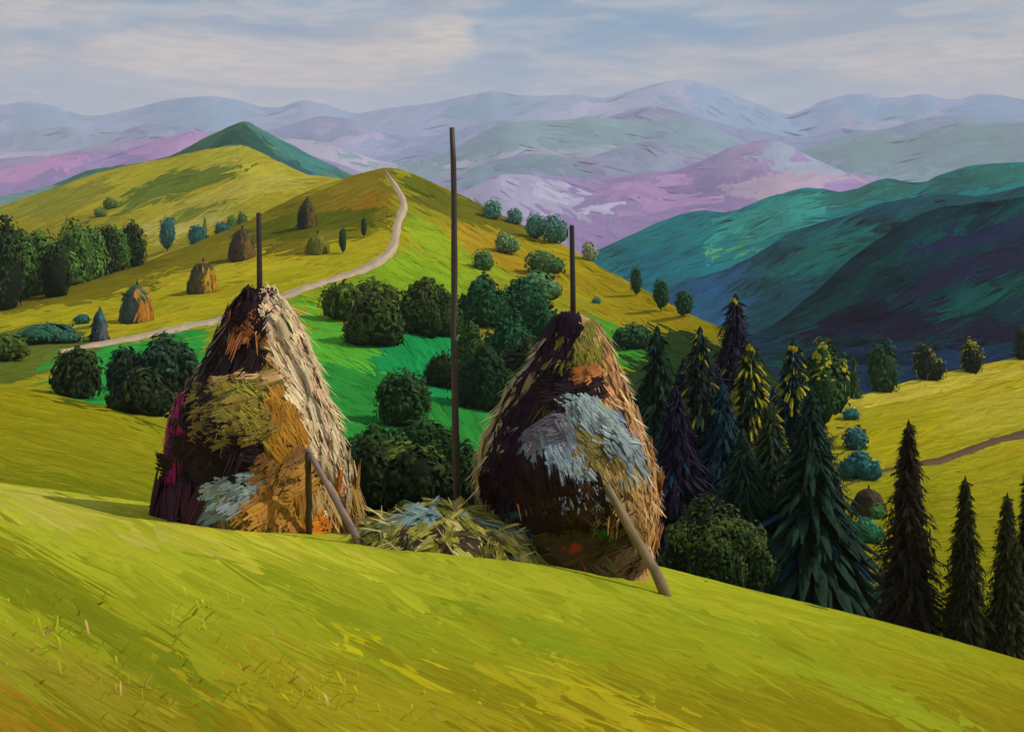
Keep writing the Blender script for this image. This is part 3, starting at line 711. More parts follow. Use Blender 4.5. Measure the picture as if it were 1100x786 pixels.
LEFT_DAUB = [  # locks over the patches, with the same painted shade and sunlight
    ('pale cream straw with painted sunlight down the right flank', [(287, 314), (306, 318), (338, 388), (362, 466), (384, 560), (358, 562), (340, 510), (322, 455), (304, 405), (290, 360)], (222, 196, 154), 66, 230, (22, 50), (3, 9)),
    ('dark brown hay with painted shade over the upper left', [(252, 316), (290, 314), (293, 338), (270, 348), (284, 392), (262, 420), (214, 442), (196, 480), (186, 462), (192, 428), (214, 388), (238, 345)], (46, 28, 34), 118, 210, (18, 46), (5, 13)),
    ('orange hay near the top', [(246, 340), (284, 344), (290, 366), (262, 368), (246, 356)], (150, 86, 42), 40, 16, (12, 26), (4, 9)),
    ('orange hay along the upper left edge', [(228, 358), (250, 330), (256, 336), (214, 402), (206, 402)], (186, 102, 34), 122, 30, (14, 30), (3, 7)),
    ('teal hay', [(234, 350), (250, 348), (248, 376), (230, 384)], (46, 82, 98), 115, 14, (10, 22), (4, 9)),
    ('khaki hay lumps', [(214, 424), (244, 404), (302, 402), (322, 440), (284, 472), (226, 472)], (124, 106, 44), -24, 120, (20, 46), (5, 12)),
    ('olive yellow hay in the middle', [(244, 424), (300, 422), (312, 452), (276, 472), (250, 456)], (152, 140, 46), 38, 60, (18, 38), (5, 11)),
    ('pale straw arc', [(232, 412), (270, 398), (318, 404), (320, 412), (270, 410), (238, 424)], (186, 150, 98), -8, 30, (18, 40), (3, 7)),
    ('orange ochre hay on the right', [(294, 430), (316, 444), (330, 486), (320, 498), (290, 488)], (172, 120, 40), 70, 60, (18, 40), (5, 11)),
    ('blackish purple hay with painted shade across the lower left', [(200, 462), (232, 462), (288, 474), (292, 498), (250, 524), (206, 542), (184, 508)], (40, 22, 32), 18, 150, (20, 48), (6, 14)),
    ('brown hay under the lump', [(286, 486), (328, 476), (332, 500), (296, 530), (276, 520)], (134, 94, 46), -38, 50, (18, 38), (5, 11)),
    ('pale straw hanging on the upper left edge', [(166, 492), (182, 440), (212, 388), (224, 380), (210, 420), (197, 452), (186, 494)], (196, 170, 122), 117, 46, (20, 44), (2, 5)),
    ('magenta hay on the left edge', [(174, 436), (192, 436), (204, 506), (196, 530), (178, 524)], (170, 36, 110), 82, 110, (22, 44), (4, 10)),
    ('dull purple hay at the lower left', [(164, 575), (164, 534), (202, 508), (218, 538), (212, 575)], (74, 34, 56), -38, 80, (20, 44), (5, 11)),
    ('blue grey hay at the foot', [(206, 548), (236, 522), (284, 504), (284, 526), (246, 554), (212, 560)], (134, 150, 154), -32, 80, (18, 44), (5, 12)),
    ('ochre hay at the foot', [(270, 534), (300, 515), (330, 490), (330, 566), (272, 566)], (168, 122, 46), -20, 80, (18, 40), (5, 12)),
    ('bright orange hay at the foot on the right', [(334, 552), (374, 550), (376, 568), (334, 570)], (196, 110, 24), 8, 30, (12, 26), (4, 9)),
]
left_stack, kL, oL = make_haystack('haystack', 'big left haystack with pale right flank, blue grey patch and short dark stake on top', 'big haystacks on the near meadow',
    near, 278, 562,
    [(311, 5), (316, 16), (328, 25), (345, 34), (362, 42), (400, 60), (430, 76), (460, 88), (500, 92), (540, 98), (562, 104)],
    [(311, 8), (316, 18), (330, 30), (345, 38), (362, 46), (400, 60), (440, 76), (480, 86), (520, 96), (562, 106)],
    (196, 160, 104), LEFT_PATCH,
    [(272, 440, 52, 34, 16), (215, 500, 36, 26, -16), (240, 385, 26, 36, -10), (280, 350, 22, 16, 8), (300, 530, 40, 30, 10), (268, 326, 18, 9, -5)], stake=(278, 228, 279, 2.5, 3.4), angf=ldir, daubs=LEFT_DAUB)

RIGHT_PATCH = [  # dark patches are dark hay plus shadow put into the colour
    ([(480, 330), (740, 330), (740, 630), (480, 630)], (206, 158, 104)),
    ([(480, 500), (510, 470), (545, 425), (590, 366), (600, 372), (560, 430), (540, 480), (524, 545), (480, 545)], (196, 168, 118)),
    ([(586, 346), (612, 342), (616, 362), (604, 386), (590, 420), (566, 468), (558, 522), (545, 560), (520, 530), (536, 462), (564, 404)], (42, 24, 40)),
    ([(580, 350), (590, 344), (586, 372), (578, 380)], (140, 98, 42)),
    ([(598, 366), (638, 358), (646, 384), (622, 394), (602, 386)], (134, 128, 48)),
    ([(612, 362), (634, 360), (636, 376), (618, 380)], (152, 146, 66)),
    ([(586, 392), (610, 392), (614, 408), (594, 412)], (40, 18, 38)),
    ([(594, 416), (634, 406), (638, 420), (614, 434), (598, 430)], (44, 26, 34)),
    ([(606, 395), (640, 392), (640, 404), (616, 408)], (204, 136, 74)),
    ([(620, 425), (640, 418), (640, 434), (624, 438)], (110, 116, 50)),
    ([(560, 430), (600, 425), (620, 440), (600, 462), (560, 478)], (84, 72, 40)),
    ([(562, 480), (590, 458), (628, 452), (634, 474), (600, 478), (566, 500)], (126, 114, 130)),
    ([(564, 494), (604, 474), (622, 478), (636, 526), (606, 522), (590, 500)], (136, 164, 178)),
    ([(618, 436), (652, 446), (686, 480), (694, 514), (676, 506), (650, 482), (630, 462)], (148, 178, 184)),
    ([(650, 440), (676, 456), (694, 490), (696, 514), (680, 480), (660, 458)], (122, 108, 128)),
    ([(614, 472), (640, 466), (664, 492), (666, 510), (638, 522), (626, 500)], (124, 108, 58)),
    ([(560, 506), (592, 502), (612, 524), (646, 526), (648, 556), (604, 566), (566, 572)], (48, 30, 34)),
    ([(590, 530), (640, 528), (640, 552), (600, 562)], (72, 48, 34)),
    ([(640, 516), (676, 508), (690, 530), (684, 560), (664, 560), (650, 535)], (176, 138, 84)),
    ([(648, 522), (668, 522), (672, 545), (656, 548)], (96, 70, 44)),
    ([(548, 552), (568, 548), (578, 572), (560, 580)], (46, 90, 108)),
    ([(556, 460), (572, 456), (574, 476), (560, 482)], (46, 92, 110)),
    ([(540, 510), (558, 508), (562, 530), (546, 534)], (132, 26, 46)),
    ([(560, 570), (606, 566), (660, 556), (690, 606), (660, 616), (566, 612)], (78, 62, 36)),
    ([(600, 566), (640, 560), (648, 580), (604, 582)], (122, 92, 44)),
    ([(598, 588), (618, 586), (618, 598), (604, 600)], (170, 70, 32)),
    ([(646, 562), (660, 572), (656, 582), (644, 574)], (58, 150, 84)),
    ([(630, 590), (646, 590), (644, 602), (630, 602)], (64, 128, 72)),
    ([(560, 602), (640, 606), (660, 618), (560, 618)], (66, 44, 30)),
]
RIGHT_DAUB = [  # dark locks include painted shade, the peach flank painted sunlight
    ('dark violet brown hay with painted shade down the left side', [(588, 346), (612, 342), (614, 364), (602, 390), (588, 424), (566, 470), (556, 524), (545, 560), (522, 530), (538, 462), (566, 404)], (42, 24, 40), 114, 240, (20, 52), (6, 14)),
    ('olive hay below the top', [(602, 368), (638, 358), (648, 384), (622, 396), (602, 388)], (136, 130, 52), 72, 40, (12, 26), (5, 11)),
    ('dark blotch of hay and painted shade near the top', [(584, 392), (610, 388), (614, 408), (594, 414)], (40, 18, 38), 8, 26, (14, 28), (5, 11)),
    ('long dark blotch of hay and painted shade', [(594, 418), (636, 404), (642, 420), (614, 436), (598, 432)], (44, 26, 34), -8, 34, (18, 36), (5, 12)),
    ('orange hay near the top', [(614, 396), (640, 390), (640, 404), (612, 408)], (190, 120, 64), -20, 12, (12, 26), (4, 8)),
    ('lilac grey hay arc', [(556, 484), (588, 456), (630, 450), (636, 466), (600, 474), (564, 498)], (124, 112, 128), -22, 50, (24, 50), (5, 11)),
    ('blue grey hay in the middle', [(562, 496), (604, 472), (622, 478), (638, 528), (606, 526), (590, 502)], (138, 152, 162), 62, 90, (20, 44), (7, 15)),
    ('pale blue green hay on the right', [(616, 438), (646, 446), (676, 478), (688, 510), (670, 504), (648, 482), (628, 464)], (142, 158, 158), 44, 90, (22, 50), (6, 14)),
    ('khaki hay', [(616, 474), (642, 466), (666, 492), (668, 512), (638, 524), (626, 502)], (124, 108, 58), 50, 60, (18, 36), (5, 12)),
    ('dark brown hay with painted shade in the middle', [(558, 508), (592, 502), (612, 526), (648, 526), (650, 558), (604, 568), (564, 574)], (50, 32, 34), 80, 110, (18, 42), (6, 13)),
    ('umber hay above the foot', [(590, 534), (642, 530), (642, 552), (600, 562)], (76, 52, 36), 80, 40, (16, 30), (6, 12)),
    ('straw loop beside the prop', [(640, 514), (678, 506), (694, 532), (688, 566), (672, 566), (676, 530), (660, 522)], (190, 150, 92), 55, 50, (16, 36), (3, 8)),
    ('pale straw hanging down the left edge', [(498, 522), (520, 470), (548, 425), (590, 368), (597, 378), (562, 440), (536, 490), (522, 532)], (198, 170, 122), 116, 90, (20, 46), (2, 6)),
    ('peach coloured straw with painted sunlight down the right flank', [(634, 366), (652, 372), (672, 410), (696, 470), (714, 540), (708, 612), (684, 612), (697, 520), (672, 450), (640, 400)], (214, 160, 106), 68, 170, (22, 50), (3, 8)),
    ('red hay on the left', [(538, 510), (560, 506), (564, 530), (546, 534)], (120, 26, 44), -30, 12, (8, 18), (4, 8)),
    ('teal hay on the left', [(546, 552), (570, 546), (580, 572), (560, 582)], (46, 92, 110), 60, 18, (12, 26), (4, 9)),
    ('brown hay at the foot', [(560, 572), (606, 566), (660, 556), (690, 606), (660, 616), (566, 614)], (84, 64, 38), -18, 100, (18, 42), (5, 12)),
    ('glowing orange red hay at the foot', [(596, 588), (626, 584), (626, 602), (604, 604)], (190, 70, 28), 12, 7, (7, 13), (3, 6)),
    ('green hay at the foot', [(634, 560), (662, 572), (656, 584), (640, 578)], (54, 120, 70), 50, 6, (8, 14), (3, 6)),
]
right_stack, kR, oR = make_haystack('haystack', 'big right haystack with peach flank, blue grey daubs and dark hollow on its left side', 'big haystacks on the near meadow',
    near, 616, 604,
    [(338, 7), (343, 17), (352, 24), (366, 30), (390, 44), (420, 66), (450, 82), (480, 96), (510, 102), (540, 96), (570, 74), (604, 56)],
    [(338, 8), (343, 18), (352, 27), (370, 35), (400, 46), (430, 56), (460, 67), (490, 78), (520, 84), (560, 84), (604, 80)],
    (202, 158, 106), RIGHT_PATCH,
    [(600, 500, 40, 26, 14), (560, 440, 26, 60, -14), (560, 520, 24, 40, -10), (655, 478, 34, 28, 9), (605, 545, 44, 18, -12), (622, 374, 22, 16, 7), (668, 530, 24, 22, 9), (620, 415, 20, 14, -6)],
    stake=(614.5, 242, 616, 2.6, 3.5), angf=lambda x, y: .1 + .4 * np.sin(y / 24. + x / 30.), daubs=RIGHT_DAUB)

# ------------------------------------------------------------------ poles
def pole(name, label, cat, pts, radii, col, group=None, n=10):
    pts = np.array(pts, float); b = pts[0]
    m = MB(); tube(m, pts, radii, lin(col), n, .06)
    return tag(m.build(name, M_WOOD, loc=tuple(b)), label, cat, group)

b = near.at(491, 583); kb = b[1] / F
top_z = b[2] + (583 - 137) * kb
zz_ = np.linspace(0, 1, 14)
pole('tall_pole', 'tall thin bare pole standing up out of the low hay heap', 'pole',
     np.stack([b[0] + (-5 * zz_ + 1.1 * np.sin(zz_ * 9 + .5) + RNG.normal(0, .35, 14)) * kb, b[1] + 0 * zz_, b[2] - .35 + (top_z - b[2] + .35) * zz_], -1),
     np.linspace(4.3, 2.9, 14) * kb * (1 + RNG.normal(0, .05, 14)), (70, 56, 56))
def at_dist(px, py, Y): return np.array([(px - PX0) / F * Y, Y, -(py - HY) / F * Y])
def prop(px0, py0, px1, py1, Y1, label, w0, w1, col, name='leaning_prop', wob=.025):
    f = near.at(px0, py0); h = at_dist(px1, py1, Y1); kf = f[1] / F
    h = h + (h - f) * .04
    s = np.linspace(0, 1, 9)[:, None]
    P = f * (1 - s) + h * s; P[1:-1] += RNG.normal(0, wob * .35, (7, 3)) * np.array([1, .3, .3]); P[0, 2] -= .12
    pole(name, label, 'prop pole', P, np.linspace(w0, w1, 9) * kf * (1 + RNG.normal(0, .05, 9)), col, 'props leaning against the haystacks')
prop(389, 585, 332, 486, 18.95, 'thin grey prop leaning against the right foot of the left haystack', 4.2, 3.4, (128, 104, 96))
prop(332, 574, 331, 490, 18.85, 'short dark upright stick against the front of the left haystack', 3.6, 3.2, (62, 46, 30), 'short_prop', .02)
prop(718, 641, 654, 526, 17.5, 'thick pale weathered prop leaning against the right haystack down to the right', 6.0, 4.6, (128, 108, 82))

# ------------------------------------------------------------------ low hay heap
def hay_heap():
    c3 = near.at(486, 590); k = c3[1] / F
    m = MB()
    def surf(ang, t):      # t 0 rim .. 1 top
        rx = np.where(np.cos(ang) < 0, 98, 96); r = np.sqrt(np.clip(1 - t ** 1.7, 0, 1)) * (1 + .10 * fbm(ang * 1.6, t * 2, 6, 3))
        x = rx * np.cos(ang) * r; y = 62 * np.sin(ang) * r
        z = 50 * t * (1 + .12 * vnoise(ang * 2, t * 3, 8)) + -.10 * x - 6
        return np.stack([x * k, y * k, z * k], -1)
    t = np.linspace(0, 1, 24)[:, None]; a = np.linspace(0, 2 * math.pi, 49)[None]
    T_, A_ = np.broadcast_arrays(t, a); V = surf(A_, T_)
    m.add(V.reshape(-1, 3), grid_quads(24, 49), lin((96, 88, 36)), np.stack([A_ * 3, T_ * 4], -1).reshape(-1, 2))
    pal = np.array([lin(c) for c in [(150, 142, 52), (164, 152, 66), (120, 118, 40), (186, 172, 104), (96, 96, 34), (116, 130, 110), (170, 166, 96), (78, 70, 34)]])
    n = 420
    ang = RNG.uniform(-math.pi, math.pi, n); tt = RNG.uniform(.02, .98, n) ** .8
    P = surf(ang, tt); e = .02
    ta = unit(surf(ang + e, tt) - surf(ang - e, tt)); td = unit(surf(ang, tt * .97) - surf(ang, np.minimum(tt * 1.03, 1)))
    nn = unit(np.cross(ta, td)); nn[nn[:, 2] < 0] *= -1
    th = RNG.normal(.55, .5, n) * np.where(P[:, 0] > 0, 1, -1)
    D = unit(td * np.cos(th)[:, None] + ta * np.sin(th)[:, None])
    ci = RNG.choice(8, n, p=[.22, .2, .14, .12, .10, .06, .10, .06]); C = pal[ci]
    Wd = P + c3; px = PX0 + F * Wd[:, 0] / Wd[:, 1]; py = HY - F * Wd[:, 2] / Wd[:, 1]
    dark = in_poly(px, py, np.array([(405, 572), (480, 572), (520, 590), (500, 606), (420, 600)]))
    C = np.where((dark & (RNG.random(n) < .4))[:, None], lin((62, 44, 36)), C)
    blue = in_poly(px, py, np.array([(424, 562), (450, 545), (476, 552), (462, 572), (430, 580)])) | in_poly(px, py, np.array([(500, 556), (540, 560), (548, 580), (516, 574)]))
    C = np.where((blue & (RNG.random(n) < .7))[:, None], lin((108, 130, 128)), C)
    C = C * (1 + RNG.normal(0, .1, (n, 1)))
    L = RNG.uniform(22, 66, n) * k; W = RNG.uniform(5, 14, n) * k
    bundles(m, P + nn * (RNG.uniform(0, 4, n) * k)[:, None] - D * L[:, None] * .35, D, nn, L, W, C * 1.35, bend=-nn * (L * RNG.uniform(.04, .18, n))[:, None], m=7)
    # loose straws sticking out along the top and the ends
    n = 130
    ang = RNG.uniform(-math.pi, math.pi, n); tt = RNG.uniform(.15, 1, n)
    P = surf(ang, tt); D = unit(np.stack([np.cos(ang) * RNG.uniform(.5, 1.2, n), .3 * np.sin(ang), RNG.uniform(-.25, .5, n)], -1) + RNG.normal(0, .2, (n, 3)))
    C = lin((190, 178, 112))[None] * RNG.uniform(.6, 1.15, (n, 1)); L = RNG.uniform(14, 38, n) * k
    N_ = unit(np.cross(D, R3(n)))
    strokes(m, P, D, N_, L, np.full(n, 1.8 * k), C, bend=np.stack([0 * L, 0 * L, -.15 * L], -1), taper=(.7, .2))
    o = m.build('hay_heap', M_HAY); o.location = tuple(c3)
    tag(o, 'low loose heap of green and straw coloured hay between the two haystacks', 'hay heap')
hay_heap()

# ------------------------------------------------------------------ small distant haystacks
def small_stack(layer, cx, by, w, h, dark, light, top_c, label, name='haystack'):
    hw = w / 2.
    pr = [(by - h, 2), (by - h * .94, hw * .35), (by - h * .8, hw * .62), (by - h * .5, hw * .84), (by - h * .2, hw * .96), (by, hw)]
    pt = [([(cx - w, by - h * 1.1), (cx + w * .08, by - h * 1.1), (cx + w * .05, by + 5), (cx - w, by + 5)], dark),  # left half darker: shaded side painted into the hay colour
          ([(cx - w, by - h * 1.1), (cx + w, by - h * 1.1), (cx + w, by - h * .82), (cx - w, by - h * .78)], top_c)]
    s = max(w / 200., .1)
    return make_haystack(name, label, 'small haystacks on the far slopes', layer, cx, by, pr, pr, light, pt, [], stake=(cx + .5, by - h - 4, cx, .9, 1.1), n_thin=260, n_wide=110, fringe=0, thin=(1, 2), fringe_col=light, fl=.28)
SMALL = [
    (hill, 147, 346, 33, 40, (58, 74, 66), (168, 112, 34), (58, 92, 60), 'small haystack with green top and orange right edge, just above the pale path'),
    (hill, 218, 315, 31, 33, (82, 76, 40), (160, 122, 26), (70, 62, 36), 'small haystack half grey half ochre on the yellow slope'),
    (hill, 260, 279, 26, 33, (70, 58, 46), (108, 84, 34), (70, 62, 32), 'small brown haystack beside the stake of the big left haystack'),
    (hill, 330, 245, 19, 30, (48, 54, 52), (92, 74, 32), (62, 58, 30), 'small dark haystack, highest of all, on the olive upper slope'),
    (hill, 341, 272, 24, 21, (104, 104, 30), (122, 116, 34), (92, 92, 28), 'small faded olive haystack below the two slim trees of the path hill'),
    (hill, 107, 367, 15, 33, (54, 66, 74), (82, 84, 96), (52, 92, 100), 'narrow blue grey haystack at the left end of the pale path'),
    (rm, 933, 552, 36, 27, (66, 52, 28), (74, 58, 32), (58, 46, 30), 'squat brown haystack on the right meadow under the brown path'),
]
for a in SMALL: small_stack(*a)

# ------------------------------------------------------------------ trees and bushes
def trunk_mesh(root, h, r, col=(58, 44, 34), lean=0., limbs=0, crown_h=None):
    m = MB()
    tube(m, [(0, 0, -.25 * r - .2), (0, 0, h * .15), (lean * .4, 0, h * .5), (lean, 0, h)], [r * 1.35, r, r * .75, r * .3], lin(col), 8, .08)
    for i in range(limbs):
        a = RNG.uniform(0, 2 * math.pi); z = h * RNG.uniform(.35, .8); L = (crown_h or h) * RNG.uniform(.22, .4)
        tube(m, [(lean * z / h, 0, z), (math.cos(a) * L * .5, math.sin(a) * L * .5, z + L * .4), (math.cos(a) * L, math.sin(a) * L, z + L * .9)], [r * .5, r * .35, r * .12], lin(col), 6, .05)
    return m.build('trunk', M_WOOD, root)

def conifer(layer_or_pos, w, h, label, group, dark=(22, 34, 24), mid=(34, 52, 34), tip=None, tip_or_light_p=.0, levels=18, boughs=15, name='fir_tree', hang=500, droop=.42, cast=None, shape=.92):  # tip: colour of the sunlit highlights painted on the boughs
    p, k = layer_or_pos
    root = empty(name, p, label, 'conifer', group)
    w *= k; h *= k
    trunk_mesh(root, h * .97, max(w * .035, .03))
    m = MB()
    D0, M0 = lin(dark) * 1.3, lin(mid) * 1.3
    # inner mass of short needles so that the trunk only glints through
    P_, D_, N_, L_, W_, C_, E_, B_ = [], [], [], [], [], [], [], []
    highlight_q = []
    zz = np.linspace(.03, .93, 22)[:, None]; aa = np.linspace(0, 2 * math.pi, 15)[None]
    rc = w * .5 * .62 * (1 - zz) ** shape * (1 + .22 * vnoise(aa * 1.5 + w * 50, zz * 26, 4))
    Vc = np.stack([rc * np.cos(aa), rc * np.sin(aa), zz * h + 0 * aa], -1)
    m.add(Vc.reshape(-1, 3), grid_quads(22, 15), D0 * .8, np.stack(np.broadcast_arrays(aa * 3, zz * 20), -1).reshape(-1, 2))
    for i in range(levels):
        zf = (i + .35) / levels
        zf = 1 - (1 - zf) ** 1.0
        R = w * .5 * (1 - zf) ** shape * RNG.uniform(.86, 1.14) + w * .012
        nb = max(5, int(boughs * (1 - zf * .6)))
        a = np.arange(nb) / nb * 2 * math.pi + RNG.uniform(0, 6) + RNG.normal(0, .16, nb)
        rr = R * RNG.uniform(.68, 1.15, nb)
        z = h * (.045 + .94 * zf) + RNG.normal(0, h / levels * .22, nb)
        d = np.stack([np.cos(a), np.sin(a), np.full(nb, .10)], -1)
        P_.append(np.stack([np.cos(a) * rr * .04, np.sin(a) * rr * .04, z], -1)); D_.append(unit(d))
        nrm = np.stack([-np.cos(a) * .35, -np.sin(a) * .35, np.ones(nb)], -1); N_.append(unit(nrm))
        L_.append(rr); W_.append(np.maximum(rr * .13, w * .016)); B_.append(np.stack([0 * rr, 0 * rr, -(droop * rr + h / levels * .35)], -1))
        tn = RNG.random((nb, 1))
        c = D0 * (1 - tn) + M0 * tn
        e = c * RNG.uniform(1.0, 1.35, (nb, 1))
        if cast is not None: 
            q = RNG.random(nb) < cast[1]; e[q] = lin(cast[0]) * RNG.uniform(.7, 1.1, (q.sum(), 1))
        if tip is not None:
            q = RNG.random(nb) < 0; highlight_q.append(RNG.random(nb) < tip_or_light_p)
        C_.append(c); E_.append(e)
    P, D, N_, L, W, C, E, B = [np.concatenate(x) for x in (P_, D_, N_, L_, W_, C_, E_, B_)]
    strokes(m, P, D, N_, L, W, C, E, S=5, bend=B, bulge=.22, taper=(.5, .15))
    # side sprays hanging from the boughs
    if hang:
        i = RNG.integers(0, len(P), hang); s = RNG.uniform(.25, 1.0, hang)[:, None]
        Q = P[i] + D[i] * L[i][:, None] * s + B[i] * s * s
        out = D[i].copy(); out[:, 2] = 0
        d = unit(out * RNG.uniform(.1, .9, (hang, 1)) + np.array([0, 0, -1.]) + RNG.normal(0, .35, (hang, 3)))
        nn = unit(out + RNG.normal(0, .3, (hang, 3)) + np.array([0, 0, .25]))
        ll = RNG.uniform(.5, 1.2, hang) * h / levels * 1.2; ww = RNG.uniform(.10, .24, hang) * ll
        tn = RNG.random((hang, 1)); c = D0 * (1 - tn) + M0 * tn
        e = c * 1.2
        if cast is not None:
            q = RNG.random(hang) < cast[1]; e[q] = lin(cast[0]); 
        if tip is not None:
            q = (RNG.random(hang) < tip_or_light_p * .12) & (s[:, 0] > .6); e[q] = lin(tip)
        strokes(m, Q, d, nn, ll, ww, c, e, S=4, bulge=.2, taper=(.6, .15))
    if tip is not None and highlight_q:  # sunlit highlights painted as yellow strokes along some boughs
        i = np.nonzero(np.concatenate(highlight_q) & (P[:, 2] > h * .25))[0]; i = np.repeat(i, 5); n_ = len(i)
        s0 = RNG.uniform(.12, .5, n_)[:, None]; s = s0 + (1.02 - s0) * np.linspace(0, 1, 5)[None]
        Q = P[i][:, None] + D[i][:, None] * (L[i][:, None] * s)[..., None] + B[i][:, None] * (s * s)[..., None]
        nz = np.stack([D[i][:, 0] * .8, D[i][:, 1] * .8, np.full(n_, .6)], -1)
        Q = Q + (nz * (.14 * h / levels + 0 * L[i])[:, None] + RNG.normal(0, .12, (n_, 3)) * h / levels)[:, None]
        sd = unit(np.cross(nz, D[i] + B[i] / np.maximum(L[i], .01)[:, None])) * (RNG.uniform(.04, .09, n_) * h / levels * 1.3)[:, None]
        cc = lin(tip)[None] * RNG.uniform(.55, 1.15, (n_, 1))
        ribbons(m, Q, np.repeat(sd[:, None], 5, 1), np.repeat((nz * .03)[:, None], 5, 1), cc * .7, cc * 1.1, taper=(.4, .5))
    # leading shoot
    strokes(m, np.array([[0, 0, h * .93]]), np.array([[0, 0, 1.]]), np.array([[0, -1., 0]]), np.array([h * .07]), np.array([w * .05]), M0, M0, taper=(.9, .1))
    m.build('crown', M_LEAF, root)
    return root

def crown_blob(m, c, rad, n, cols, up=.5, Lk=(.24, .55), Wk=(.12, .26), tips_or_light=None, tip_or_light_p=0., core=True, seed=0, rough=.16):
    """dabs of foliage through a lumpy volume c with radii rad"""
    c = np.asarray(c, float); rad = np.asarray(rad, float)
    cols = np.array([lin(q) for q in cols]) * 1.45
    if core:
        t = np.linspace(0, math.pi, 9)[:, None]; a = np.linspace(0, 2 * math.pi, 15)[None]
        lump = .84 * (1 + .18 * vnoise(a * 1.3 + seed, t * 2, seed))
        V = np.stack([np.sin(t) * np.cos(a) * lump, np.sin(t) * np.sin(a) * lump, np.cos(t) * lump * np.ones_like(a)], -1) * rad + c
        m.add(V.reshape(-1, 3), grid_quads(9, 15)[:, ::-1], cols[0] * .7, np.stack(np.broadcast_arrays(a * 2, t * 3), -1).reshape(-1, 2))
    d = R3(n); d[:, 2] = np.where(d[:, 2] < -.6, -d[:, 2], d[:, 2])
    r = (.74 + .32 * RNG.random(n) ** .8) * (1 + rough * vnoise(np.arctan2(d[:, 1], d[:, 0]) * 1.6 + seed, d[:, 2] * 2.2, seed + 3) * 1.6)
    P = c + d * r[:, None] * rad
    nn = unit(d / rad * rad.min() + RNG.normal(0, .17, (n, 3)))
    g = np.array([0, 0, 1.]) * up + RNG.normal(0, .55, (n, 3))
    D = unit(g - nn * (g * nn).sum(-1, keepdims=True))
    R = rad.min() * min(1.0, (330. / n) ** .5 * 1.15)
    L = RNG.uniform(*Lk, n) * R; W = RNG.uniform(*Wk, n) * R
    ci = RNG.integers(0, len(cols), n); C = (cols[ci] * .6 + cols.mean(0) * .4) * (1 + RNG.normal(0, .10, (n, 1)))
    E = C * RNG.uniform(.95, 1.3, (n, 1))
    if tips_or_light is not None:
        q = (RNG.random(n) < tip_or_light_p * np.where((d[:, 2] > .5) | (np.abs(d[:, 0]) > .75), 1.6, .12)) & (r > .80); C[q] = lin(tips_or_light) * RNG.uniform(.7, 1.1, (q.sum(), 1)); E[q] = C[q] * 1.1
    strokes(m, P - D * L[:, None] * .5, D, nn, L, W, C, E, S=4, bend=-nn * (L * .16)[:, None], bulge=.24, taper=(.5, .2))

def bush(pk_, w, h, label, group, cols, name='bush', cat='bush', lobes=3, n=320, up=.5, tips_or_light=None, tip_or_light_p=0., depth=.8, stem=False, base_lift=0.):
    p, k = pk_
    root = empty(name, p, label, cat, group)
    w *= k; h *= k
    stem_h = h * .07 if stem else -h * .13
    trunk_mesh(root, h * .55, max(w * .035, .02), limbs=2 if w > 1.2 else 0, crown_h=h * .6)
    m = MB(); seed = int(RNG.integers(1, 9999))
    if lobes <= 1:
        crown_blob(m, (0, 0, stem_h + (h - stem_h) * .5), (w * .52, w * .52 * depth, (h - stem_h) * .55), int(n * 2.2), cols, up, tips_or_light=tips_or_light, tip_or_light_p=tip_or_light_p, seed=seed)
    else:
        hh = h - stem_h
        spots = [(0, 0, stem_h + hh * .54, .40, .50)]
        for i in range(lobes - 1):
            a = i / (lobes - 1) * 2 * math.pi + RNG.uniform(-.4, .4)
            q = RNG.uniform(.24, .33)
            spots.append((math.cos(a) * w * q, math.sin(a) * w * q * depth, stem_h + hh * RNG.uniform(.34, .56), RNG.uniform(.28, .36), RNG.uniform(.34, .42)))
        for j, (x, y, z, rw, rh) in enumerate(spots):
            crown_blob(m, (x, y, z), (w * rw, w * rw * depth, hh * rh), max(90, int(2.6 * n / lobes * (1.4 if j == 0 else .95))), cols, up, tips_or_light=tips_or_light, tip_or_light_p=tip_or_light_p, seed=seed + j)
    m.build('crown', M_LEAF, root)
    return root

def spot(layer, px, py):
    p = layer.at(float(px), float(py)); return p, p[1] / F
def ground_spot(px, py_base, Y):
    """a foot at a given distance on the slope hidden behind the near crest"""
    return np.array([(px - PX0) / F * Y, Y, -(py_base - HY) / F * Y]), Y / F

# -- wood on the far left slope
WG = ((54, 80, 32), (68, 96, 38), (44, 62, 28), (76, 106, 48))
WD = ((24, 36, 18), (36, 50, 24), (46, 64, 28))
WH = ((66, 96, 38), (80, 112, 44), (54, 82, 34))
WOOD = [(-30, 330, 56, 84, WG), (2, 334, 46, 88, WD), (22, 322, 46, 66, WG), (42, 318, 40, 64, WG), (60, 320, 34, 54, WD), (45, 284, 66, 46, WH), (82, 306, 38, 62, WG), (78, 272, 54, 40, WH),
        (98, 300, 34, 54, WG), (96, 256, 40, 32, WH), (113, 296, 30, 48, WD), (126, 290, 28, 42, WG), (142, 284, 28, 44, WD), (8, 268, 50, 40, WH)]
WL_ = ['tall dark tree cut by the left edge of the wood on the slope', None]
for i, (x, y, w_, h_, cs) in enumerate(WOOD):
    lab = {12: 'rounded dark tree at the right end of the wood on the left slope', 10: 'second dark tree from the right end of the wood on the left slope', 4: 'low dark egg shaped tree at the front of the wood on the left slope',
           1: 'tallest dark tree at the left end of the wood on the left slope'}.get(i, 'leafy green tree crowded among others inside the wood on the left slope')
    bush(spot(hill, x, y), w_, h_, lab, 'trees of the wood on the left slope', cs, 'tree', 'tree', 1, 460, up=1.5)

